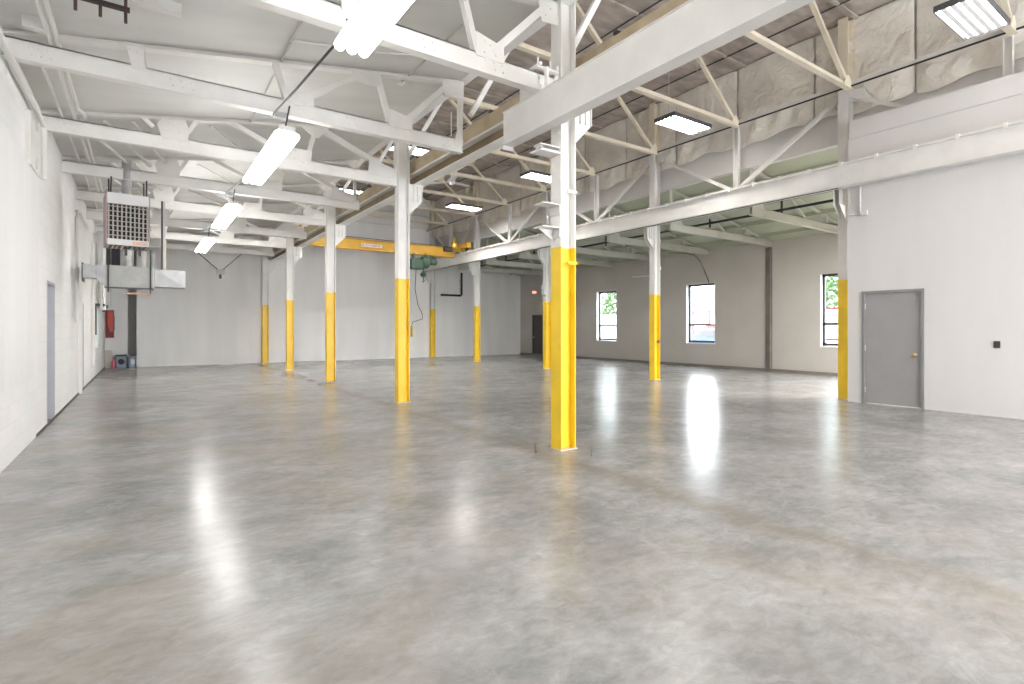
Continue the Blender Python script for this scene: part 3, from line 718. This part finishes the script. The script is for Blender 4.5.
MB().box(-.965, -.95, 12.98, 13.42, 2.28, 2.63).build('inlet_flange', DARK, r)
q = MB(); q.add([(.19, 13.0, 2.22), (.72, 13.0, 2.22), (.72, 13.0, 2.57), (.19, 13.0, 2.57), (.19, 13.4, 2.22), (.72, 13.4, 2.22), (.72, 13.4, 2.57), (.19, 13.4, 2.57), (.455, 12.975, 2.40)],
                [(0, 1, 8), (1, 2, 8), (2, 3, 8), (3, 0, 8), (4, 7, 6, 5), (0, 4, 5, 1), (1, 5, 6, 2), (2, 6, 7, 3), (3, 7, 4, 0)])
q.build('cross_broken_plenum', mat('pale_galvanised', (.55, .56, .57), .6, metal=.15, var=.15, scale=6), r)
MB().box(.15, .185, 12.99, 13.46, 2.175, 2.62).build('joint_flange', STEELG, r)
for x in (-.56, .12): MB().tube([(x, 12.98, 2.08), (x, 12.98, 2.95)], .012, 6).build('threaded_rod', DARK, r)
MB().box(-.62, .16, 12.97, 13.0, 2.165, 2.185).build('support_angle', DARK, r)
MB().box(-.30, .12, 12.96, 13.0, 2.055, 2.085).build('orange_trapeze', COPPER, r)
MB().box(.30, .335, 13.16, 13.23, 2.58, 4.0).build('support_post_edge', DARK, r); MB().box(.335, .375, 13.18, 13.23, 2.58, 4.0).build('support_post', STEELG, r)
MB().box(.375, .39, 13.18, 13.23, 2.62, 3.2).build('yellow_tape_strip', mat('pale_yellow', (.7, .58, .2), .6, var=.1), r)
MB().tube([(-.25, 13.2, 2.61), (-.25, 13.2, 3.4), (-.25, 13.2, 4.0)], .085, 14).build('riser_pipe', GALV, r)
MB().box(-.02, .05, 13.1, 13.16, 2.61, 3.0).build('pale_riser', WOODL, r)

# ------------------------------------------------------------------ crane bridge and hoist
YC = 19.5
r = thing('crane_bridge', 'yellow overhead crane girder spanning between the two runway beams', 'crane', (7.5, YC, 4.28))
MB().ibeam((4.6, YC, 4.48), (10.55, YC, 4.48), .20, .40, .02).box(4.6, 10.55, YC - .012, YC + .012, 4.3, 4.66).build('girder', YELD, r)
for x, sd in ((4.295, 1), (10.82, -1)):
    et = MB().box(x - .09, x + .09, YC - .75, YC + .75, 4.64, 4.86).box(min(x, x + sd * .45), max(x, x + sd * .45), YC - .12, YC + .12, 4.55, 4.70).build('end_truck', YELD, r)
    for yy in (-.6, .6): MB().lathe([(.001, -.04), (.09, -.04), (.09, .04), (.001, .04)], (x, YC + yy, 4.70 if sd > 0 else 4.595), 'X', 14).build('wheel', DARK, et)
MB().lathe([(.001, 0), (.10, 0), (.12, .08), (.12, .25), (.08, .30), (.08, .42), (.06, .46), (.001, .46)], (10.45, YC - .2, 4.62)).build('drive_motor', YELD, r, smooth=True)
MB().box(10.0, 10.4, YC - .22, YC - .1, 4.50, 4.68).build('control_box', DARK, r)
MB().tube([(5.2, YC - .12, 4.72), (10.2, YC - .12, 4.70)], .012, 6).build('festoon_wire', DARK, r)
lb = MB().box(6.62, 7.42, YC - .118, YC - .101, 4.40, 4.52).build('name_plate', mat('plate_white', (.7, .68, .66), .5, var=.05), r)
q = MB(); x = 6.75; rr = random.Random(3)
MB().box(6.655, 6.72, YC - .122, YC - .118, 4.43, 4.49).build('plate_mark', TRAYBL, lb).matrix_parent_inverse = Matrix()
while x < 7.36:
    wd = rr.uniform(.018, .034); q.box(x, x + .009, YC - .122, YC - .118, 4.43, 4.49); q.box(x, x + wd, YC - .122, YC - .118, rr.choice([4.43, 4.455, 4.48]), 4.49 if rr.random() < .3 else 4.483); x += wd + .014
q.build('red_lettering', RED, lb).matrix_parent_inverse = Matrix()

r = thing('chain_hoist', 'dark green electric hoist hanging under the yellow crane girder', 'hoist', (9.1, YC - .2, 3.7))
MB().box(8.55, 9.05, YC - .28, YC + .12, 3.70, 4.10).build('control_housing', GREEN, r, bevel=.03)
MB().lathe([(.001, -.0), (.22, 0), (.24, .04), (.24, .26), (.18, .32), (.001, .33)], (9.04, YC - .08, 3.99), 'X', 20).build('gearbox', GREEN, r, smooth=True)
MB().lathe([(.001, 0), (.09, .0), (.13, .04), (.13, .25), (.1, .30), (.001, .31)], (9.37, YC - .15, 4.02), 'X', 18).build('motor', GREEN, r, smooth=True)
MB().box(8.7, 8.76, YC - .06, YC + .02, 4.1, 4.27).box(9.2, 9.26, YC - .06, YC + .02, 4.1, 4.27).build('trolley_plates', DARK, r)
for xx in (8.73, 9.23):
    for s in (-.07, .07): MB().lathe([(.001, -.015), (.05, -.015), (.05, .015), (.001, .015)], (xx, YC + s, 4.31), 'Y', 12).build('trolley_wheel', DARK, r)
MB().tube([(9.12, YC - .1, 3.8), (9.12, YC - .1, 3.56)], .02).build('load_chain', DARK, r)
MB().lathe([(.001, -.10), (.08, -.08), (.12, 0), (.08, .08), (.001, .10)], (9.12, YC - .1, 3.50)).build('hook_block', GREEN, r, smooth=True)
MB().tube([(9.12, YC - .1, 3.40), (9.12, YC - .1, 3.32), (9.16, YC - .1, 3.26), (9.12, YC - .1, 3.21), (9.07, YC - .1, 3.25)], .018).build('hook', DARK, r)
r = thing('pendant_control', 'yellow pendant push button control hanging on a black cord from the hoist', 'control', (8.6, YC - .25, 1.1))
MB().tube([(8.75, YC - .25, 3.75), (8.70, YC - .25, 2.9), (8.82, YC - .25, 2.3), (9.0, YC - .25, 1.95), (9.02, YC - .25, 1.75), (8.75, YC - .25, 1.66), (8.60, YC - .25, 1.62), (8.56, YC - .25, 1.47)], .013, 6).build('cord', BLACK, r)
MB().box(8.51, 8.59, YC - .29, YC - .21, 1.05, 1.47).build('handset', YELD, r, bevel=.012)
q = MB()
for k in range(4): q.lathe([(.001, 0), (.016, 0), (.016, .012), (.001, .013)], (8.55, YC - .302, 1.12 + k * .08), 'Y', 8)
q.build('push_buttons', DARK, r)

# ------------------------------------------------------------------ wall items
o = MB().box(XR - .012, XR, 2.52, 2.60, 1.07, 1.18).build('switch_plate', DARK); tag(o, 'small black wall switch plate right of the grey door', 'switch')
r = thing('exit_sign', 'small red lit exit sign high behind the electrical box column', 'sign', (13.7, 18.5, 2.85))
MB().box(13.83, 14.05, 18.50, 18.54, 2.86, 3.0).build('sign_box', REFL, r)
q = MB().box(13.83, 14.05, 18.49, 18.5, 2.86, 3.0).build('sign_face', RED, r)
MB().tube([(13.94, 18.52, 3.0), (13.94, 18.52, 4.0)], .012).build('stem', STEELG, r)
tm = Matrix.Translation((13.94, 18.486, 2.93)) @ Matrix.Rotation(PI / 2, 4, 'X')
text_part('EXIT', .11, tm, r, EXITR).matrix_parent_inverse = Matrix.Translation(-r.location)
r = thing('drain_pipe', 'black pipe with an elbow on the far wall right of the hoist', 'pipe', (12.4, YB - .1, 3.0))
MB().tube([(11.75, YB - .1, 2.98), (12.83, YB - .1, 2.98), (12.88, YB - .1, 3.03), (12.88, YB - .1, 4.1)], .05, 10).build('pipe', BLACK, r)
q = MB()
for z in (3.3, 3.7): q.box(12.80, 12.96, YB - .06, YB, z, z + .03)
q.build('pipe_strap', STEELG, r)
# recessed downspout strip & duct box on the window wall
o = MB().box(XW - .03, XW, 9.30, 9.52, 0.1, 3.96).box(XW - .10, XW - .03, 9.32, 9.36, .1, 3.96).build('wall_channel', mat('channel_brown', (.24, .21, .19), .6, var=.2)); tag(o, 'narrow dark vertical channel on the taupe wall between near and middle windows', 'channel')
r = thing('wall_box', 'small taupe duct box high on the window wall left of the middle window', 'box', (XW, 14.5, 3.4))
MB().box(XW - .35, XW, 14.2, 14.85, 3.5, 4.0).build('box_body', LEANW, r); MB().box(XW - .36, XW, 14.15, 14.9, 3.42, 3.47).build('bottom_trim', GREYW, r)
o = MB().tube([(15.9, 12.9, 4.15), (16.25, 12.45, 4.12), (16.40, 12.15, 4.02), (16.44, 11.95, 3.8), (16.46, 11.78, 3.45), (16.47, 11.66, 3.15), (16.47, 11.6, 2.98)], .012, 6).build('loose_cable', DARK); tag(o, 'thin dark cable drooping from the roof to the middle window', 'cable')
r = thing('sprinkler_main', 'black pipe on hangers under the window bay roof', 'pipe', (13.42, 5, 4.4))
MB().tube([(13.42, 2, 4.40), (13.42, YB - .1, 4.40)], .035, 8).build('pipe', BLACK, r)
for k in range(9): MB().box(13.40, 13.44, 5.2 + 2.1 * k, 5.24 + 2.1 * k, 4.28, 4.78).build('hanger', DARK, r)
# purlin lines on the right roof
for k, x in enumerate((12.4, 13.6, 14.8, 15.8)):
    o = MB().box(x - .03, x + .03, YF, YB, zr(x) - .10, zr(x) + .02).build('purlin', CEILR)
    tag(o, 'pale green purlin under the window bay roof, %s from the column row' % ORD[k].replace('nearest', 'first'), 'purlin', 'window bay purlins')
# conduits on the centre roof
for k, (x, lab) in enumerate(((6.1, 'left'), (7.78, 'middle'), (10.6, 'right'))):
    o = MB().tube([(x, YF, ZT - .03), (x, YB, ZT - .03)], .016, 6).build('roof_conduit', DARK); tag(o, 'thin dark conduit along the brown crane bay roof, %s of three' % lab, 'conduit', 'roof conduits')
# back wall pipes in crane bay
o = MB().tube([(5.0, YB - .08, 6.65), (11.2, YB - .08, 6.65)], .03, 8).build('wall_pipe', GREYW); tag(o, 'upper horizontal pipe across the far wall above the crane', 'pipe', 'far wall pipes')
o = MB().tube([(5.0, YB - .08, 6.05), (11.2, YB - .08, 6.05)], .02, 8).build('wall_pipe', GREYW); tag(o, 'lower horizontal pipe across the far wall above the crane', 'pipe', 'far wall pipes')

# pair of pipes along the left wall under the roof
for k, (x, rad, lab) in enumerate(((-.70, .022, 'right of the pair'), (-.76, .022, 'middle of the group'), (-.90, .016, 'thinner and nearest the wall'))):
    z = 4.225; b = MB()
    pts = [(x, -2, z), (x, 7.3 if k else 8.9, z)]
    if k == 0: pts += [(x, 8.9, z), (x + .05, 9.05, z), (x + .05, 9.2, z), (x, 9.35, z)]
    pts += [(x, 16, z)]
    if k == 2: pts = [(x, 7.2, z), (x, 16, z)]
    o = b.tube(pts, rad, 6).build('ceiling_pipe', WHITE); tag(o, 'white pipe along the left wall resting on the trusses, %s' % lab, 'pipe', 'left wall ceiling pipes')
o = MB().box(-.93, -.77, 6.68, 6.76, 4.20, 4.32).build('junction_box', WHITE); tag(o, 'square white junction box above the first full truss by the left wall', 'box')
r = thing('insulator_rack', 'dark three pronged insulator rack under the roof at the top left edge', 'rack', (-.35, 5.9, 4.1))
MB().box(-.52, -.10, 5.88, 5.93, 4.22, 4.25).build('rack_bar', mat('dark_brown_iron', (.06, .04, .04), .6, var=.2), r)
for k, x in enumerate((-.48, -.31, -.13)):
    MB().tube([(x, 5.9, 4.40), (x, 5.9, 4.11)], .013, 8).build('prong', mat('brown_glaze_%d' % k, (.09, .05, .05), .4, var=.2), r)
o = MB().box(-.12, .30, 5.9, 5.98, 4.33, 4.43).build('mounting_block', WHITE); tag(o, 'white block beside the dark insulator rack at the top edge', 'block')
# bearing plates on left wall
o = MB().box(XL + .0, XL + .05, 8.25, 8.97, 3.28, 3.90).build('bearing_block', WHITE); tag(o, 'white bearing block above the smooth left lining at its corner', 'block')
q = MB()
for z in (3.38, 3.84): q.lathe([(.001, 0), (.07, 0), (.07, .015), (.001, .016)], (XL + .05, 8.6, z), 'X', 14)
q.build('bolt_washer', GREYW, o)
o = MB().tube([(XL + .06, 4.5, 4.0), (XL + .06, 9.1, 4.0), (XL + .06, 9.12, 3.9), (XL + .06, 9.12, 3.3)], .035, 8).build('wall_pipe', WHITE); tag(o, 'white pipe running up the left wall corner under the trusses', 'pipe')
o = MB().tube([(XL + .05, 13.4, 1.5), (XL + .05, 13.4, 3.55), (XL + .05, 13.5, 3.68), (XL + .05, 13.9, 3.74), (XL + .05, 16, 3.74)], .03, 8).build('wall_conduit', WHITE); tag(o, 'white conduit bending at the top on the left wall before the farther door', 'conduit')
o = MB().box(XL, XL + .06, 14.35, 14.50, .0, 2.7).build('door_post', WHITE); tag(o, 'tall thin white post beside the farther left door', 'post')
o = MB().tube([(XL + .08, 17.0, 3.5), (XL + .08, 17.0, 2.6), (XL + .08, 17.1, .4)], .04, 8).build('wall_conduit', WHITE); tag(o, 'white riser conduit on the left wall past the farther door', 'conduit')
# bundle of risers & dark panel at the alcove
for k, (y, x, m, c) in enumerate(((18.2, .16, STEELG, 'grey'), (18.8, .20, WHITE, 'white'), (19.5, .17, mat('yellowed_paint', (.6, .5, .25), .5, var=.1), 'yellowed'))):
    o = MB().tube([(XL + x, y, 1.9), (XL + x, y, 4.0)], .06, 10).build('riser_pipe', m); tag(o, '%s vertical riser pipe above the electrical panel at the far left' % c, 'pipe', 'riser pipes at the far left')
o = MB().box(XL + .02, XL + .50, 21.5, 21.56, 2.75, 4.1).box(XL + .02, XL + .14, 21.5, 21.56, 2.05, 2.75).build('dark_shutter', mat('charcoal_panel', (.05, .05, .06), .6, var=.3)); tag(o, 'tall charcoal panel hanging in the far left corner behind the duct', 'panel')
o2 = MB().tube([(XL + .10, 21.48, 2.1), (XL + .10, 21.48, 4.0)], .008, 5).tube([(XL + .26, 21.48, 2.1), (XL + .26, 21.48, 4.0)], .008, 5).build('panel_wire', STEELG, o)
r = thing('electrical_panel', 'pale blue white electrical panel on the left wall near the alcove', 'panel', (XL, 20, .85))
MB().box(XL, XL + .06, 19.0, 21.0, .84, 1.90).build('panel_box', mat('pale_cyan_enamel', (.72, .80, .80), .4, var=.03), r); MB().box(XL + .06, XL + .07, 19.15, 20.85, .92, 1.82).build('panel_door', mat('pale_cyan_enamel_door', (.75, .83, .83), .35, var=.03), r)
MB().tube([(XL + .06, 18.3, 2.05), (XL + .06, 18.3, 1.2)], .02, 6).tube([(XL + .07, 17.9, 2.0), (XL + .2, 18.5, 2.02), (XL + .2, 20.5, 2.05), (XL + .1, 21.0, 1.92)], .04, 8).build('black_conduit', BLACK, r)
r = thing('red_jacket_board', 'maroon board with a red cover hanging on the alcove wall', 'board', (-.98, 23.7, 1.04))
MB().box(-1.10, -.86, 23.69, 23.75, 1.04, 2.02).build('backing_board', MAROON, r)
q = MB(); nr = 10; vs = []
q.prism([(-.12, -.32), (-.02, -.34), (.04, -.1), (.05, .2), (.03, .42), (-.12, .42)], (-1.0, 23.69, 1.58), (-1.0, 23.64, 1.58)); q.build('red_cover', RED, r, bevel=.02)
MB().box(-.86, -.835, 23.69, 23.75, 1.3, 1.8).build('blue_edge', TRAYBL, r)
o = MB().prism([(-.12, 0), (.10, 0), (.07, .60), (-.13, .62)], (-.98, 23.4, 0), (-.98, 23.43, 0)).build('leaning_board', WOODL); tag(o, 'pale board leaning in the corner of the alcove', 'board')
r = thing('fan_heater', 'blue grey floor machine with a round black port in the alcove', 'machine', (-.68, 23.3, 0))
MB().box(-.80, -.50, 23.3, 23.65, 0, .40).build('machine_body', TRAYBL, r, bevel=.03)
MB().lathe([(.001, 0), (.10, 0), (.08, -.02), (.001, -.02)], (-.64, 23.3, .2), 'Y', 16).build('round_port', BLACK, r)
MB().box(-.81, -.49, 23.29, 23.66, .39, .44).build('top_handle', BLACK, r)
o = MB().lathe([(.04, 0), (.05, 0), (.05, .22), (.03, .26), (.001, .27)], (-.86, 23.3, 0)).build('bottle', mat('pink_plastic', (.75, .15, .22), .4, var=.1)); tag(o, 'small pink bottle beside the blue grey machine', 'bottle')
r = thing('paint_bucket', 'blue and white plastic bucket on the alcove floor', 'bucket', (-.34, 23.3, 0))
MB().lathe([(.001, 0), (.11, 0), (.13, .34), (.14, .34), (.14, .37), (.001, .38)], (-.33, 23.38, 0), n=20).build('bucket_body', mat('bucket_blue', (.36, .42, .55), .45, var=.08), r, smooth=False)
MB().box(-.36, -.25, 23.225, 23.24, .1, .28).build('paper_label', HEATW, r)

# V shaped sway rods near the far end of the left bay
r = thing('sway_bracket', 'V shaped dark rods holding a small plate before the far wall', 'bracket', (2.2, 20.9, 3.3))
MB().tube([(1.45, 20.95, 4.0), (2.10, 20.95, 3.42)], .015, 6).build('rod', DARK, r); MB().tube([(2.85, 20.95, 4.0), (2.28, 20.95, 3.42)], .015, 6).build('rod', DARK, r)
MB().box(2.06, 2.32, 20.93, 20.97, 3.24, 3.42).build('plate', STEELG, r); MB().box(2.15, 2.23, 20.93, 20.97, 3.10, 3.24).build('hook', DARK, r)
# skewed roof braces between left bay trusses
n = 0
for k, y in enumerate((9.36, 11.68, 14.0)):
    for (xa, xb) in ((-.12, .33), (-.45, .05), (-.75, -.25), (.85, 1.9)):
        o = MB().bar((xa, y + .08, zl(xa) - .10), (xb, y + 2.24, zl(xb) - .12), .035, .035).build('roof_brace', WHITE)
        tag(o, 'thin white roof brace between left bay trusses near the heater rods', 'brace', 'thin roof braces'); n += 1

# conduits hugging the left roof
def zroof(x): return zl(x) - .025
for lab, pts_ in (('left of the nearest strip light, running along the bay', [(1.40, 5.84, 0), (1.40, 9.4, 0)]), ('near the column row, running along the bay', [(3.08, 5.5, 0), (3.08, 7.3, 0)]),
                  ('crossing above the nearest strip light', [(1.38, 6.45, 0), (2.3, 6.45, 0), (3.06, 6.40, 0)])):
    o = MB().tube([(p[0], p[1], zroof(p[0])) for p in pts_], .013, 6).build('roof_conduit', STEELG if 'along' in lab else WHITE)
    tag(o, 'thin left bay roof conduit, %s' % lab, 'conduit', 'left bay roof conduits')
    p = pts_[-1]; MB().box(p[0] - .04, p[0] + .04, p[1] - .04, p[1] + .04, zroof(p[0]) - .02, zroof(p[0]) + .02).build('junction_cap', WHITE, o).matrix_parent_inverse = Matrix()
o = MB().tube([(XR - .03, 4.48, 4.0), (XR - .03, 4.48, 3.50), (XR - .03, 4.66, 3.50)], .018, 6).box(XR - .06, XR, 4.36, 4.46, 3.46, 3.55).build('wall_conduit', DRYW)
tag(o, 'short white conduit elbow under the runway beam at the corner of the right wall', 'conduit')

# ------------------------------------------------------------------ outdoors
struct(MB().box(XW + .3, 70, -30, 60, -.4, -.1).build('ground', ASPH), 'pale pavement outside the windows', 'ground')
o = MB().box(48, 49, -20, 60, -.1, 5.5).build('neighbour_building', SHED); tag(o, 'long pale building across the yard outside the windows', 'building')
def tree(x, y, h, rad, lab, seed):
    r = thing('tree', lab, 'tree', (x, y, -.1), 'trees outside'); rr = random.Random(seed)
    MB().tube([(x, y, -.1), (x + .1, y, h * .4), (x, y + .2, h * .8)], .22, 10).build('trunk', BARK, r)
    b = MB()
    for i in range(1400):
        while True:
            p = Vector((rr.uniform(-1, 1), rr.uniform(-1, 1), rr.uniform(-1, 1)))
            if .35 < p.length < 1: break
        p = Vector((x, y, h * .85)) + p * rad; p.z = max(p.z, 2.4)
        a_ = Vector((rr.uniform(-1, 1), rr.uniform(-1, 1), rr.uniform(-1, 1))).normalized(); c_ = a_.cross(Vector((rr.random(), rr.random(), rr.random() + .1))).normalized()
        s_ = rr.uniform(.10, .2)
        b.add([p - a_ * s_, p + c_ * s_ * .6, p + a_ * s_, p - c_ * s_ * .6], [(0, 1, 2, 3)])
    b.build('crown', LEAF, r)
tree(24.6, 26.0, 4.4, 2.6, 'green leafy tree seen through the far window', 1)
tree(27.5, 13.2, 5.2, 2.2, 'green leafy tree seen through the near window', 2)
def vehicle(dx, y, z, m, lab):
    r = thing('car', lab, 'vehicle', (25.5 + dx, y, z), 'vehicles outside')
    MB().prism([(-2.1, .30), (2.1, .30), (2.15, .85), (1.4, .98), (.8, 1.42), (-.9, 1.45), (-1.6, 1.0), (-2.1, .95)], (25.1 + dx, y, z), (26.8 + dx, y, z)).build('body', m, r, bevel=.05)
    MB().prism([(-1.3, .98), (.75, .98), (.55, 1.35), (-.8, 1.38)], (25.09 + dx, y, z), (25.1 + dx, y, z)).build('side_window', DARK, r)
    for q in (-1.35, 1.35): MB().lathe([(.001, -.1), (.20, -.11), (.33, -.1), (.34, 0), (.33, .1), (.001, .1)], (25.12 + dx, y + q, z + .32), 'X', 18).build('wheel', RUBBER, r)
vehicle(0, 17.2, -.1, CARB, 'blue car parked outside the middle window')
vehicle(2, 16.6, 1.62, mat('pale_blue_car_paint', (.10, .16, .24), .3, var=.05), 'pale blue car raised on a red rack outside the middle window')
r = thing('car_lift', 'red steel platform carrying the raised car outside the middle window', 'rack', (28, 17, -.1))
MB().box(27.0, 29.0, 14.2, 19.2, 1.28, 1.62).build('platform', REDO, r)
for yy in (14.3, 19.0): MB().box(27.0, 27.12, yy, yy + .12, -.1, 1.3).build('lift_post', REDO, r)
for k, (y, z0, z1) in enumerate(((12.6, 0, 2.5), (21.6, -.1, 2.5))):
    r = thing('red_rack', 'red steel storage rack outside the %s window' % ['near', 'middle'][k], 'rack', (28, y, -.1), 'red racks outside')
    for yy in (-1.2, 0, 1.2): MB().bar((29, y + yy, -.1), (29, y + yy, z1), .10, .10).build('rack_upright', REDO, r)
    for zz in (.8, 1.6, 2.4): MB().bar((29, y - 1.2, zz), (29, y + 1.2, zz), .12, .12).build('rack_shelf', REDO, r)
    MB().box(28.7, 29.3, y - 1.0, y + .9, 1.66, 2.1).build('stored_crate', SHED, r)

# ------------------------------------------------------------------ camera
cd = bpy.data.cameras.new('camera'); cam = bpy.data.objects.new('camera', cd); C.objects.link(cam)
f, th, hy = 534.24, .604, 328.23
cd.sensor_width = 36; cd.lens = f / 1024 * 36; cd.shift_y = -(342 - hy) / 1024; cd.clip_start = .05; cd.clip_end = 300
cam.location = (0, 0, 1.38); cam.rotation_euler = (PI / 2, 0, -th)
bpy.context.scene.camera = cam

# ------------------------------------------------------------------ light
wd = bpy.data.worlds.new('world'); bpy.context.scene.world = wd; wd.use_nodes = True
bg = wd.node_tree.nodes['Background']; bg.inputs[0].default_value = (.88, .94, 1.0, 1); bg.inputs[1].default_value = WORLD
def area(name, loc, rot, sx, sy, e, col=(1, 1, 1), portal=False):
    l = bpy.data.lights.new(name, 'AREA'); l.shape = 'RECTANGLE'; l.size = sx; l.size_y = sy; l.energy = e; l.color = col
    if portal: l.cycles.is_portal = True
    o = bpy.data.objects.new(name, l); C.objects.link(o); o.location = loc; o.rotation_euler = rot; return o
area('portal_back', ((XL + X2) / 2, YF, 3.5), (PI / 2, 0, 0), 12.4, 7, 1, portal=True)
for y0, y1 in WN: area('portal_window', (XW + .28, (y0 + y1) / 2, 1.9), (0, -PI / 2, 0), 2.2, 1.25, 1, portal=True)
# unseen fill lamps added behind the camera, as if the light rows continued
for y in (-2.5, -7.0): area('strip_fill_lamp', (1.42, y, 3.75), (0, 0, 0), .3, 2.4, 12, (1, .98, .95))
for x in (5.5, 9.5):
    for y in (-2.2, -6.8): area('high_bay_fill_lamp', (x, y, 5.7), (0, 0, 0), 1.2, .5, 30 if x < 8 else 12, (1, .97, .93))

for y in (3.6, .0): area('window_bay_fill_lamp', (13.6, y, 3.95), (0, 0, 0), 1.2, .5, 65, (1, .97, .93))  # unseen fill lamps added behind the right wall to brighten the window bay
sc = bpy.context.scene
sc.view_settings.view_transform = 'Standard'; sc.view_settings.look = 'None'; sc.view_settings.gamma = 1; sc.view_settings.use_curve_mapping = False
sc.view_settings.exposure = EXPO
sc.cycles.max_bounces = 10; sc.cycles.diffuse_bounces = 7; sc.cycles.glossy_bounces = 4; sc.cycles.transparent_max_bounces = 8
sc.cycles.sample_clamp_indirect = 6; sc.cycles.caustics_reflective = False; sc.cycles.caustics_refractive = False
sc.cycles.use_denoising = True
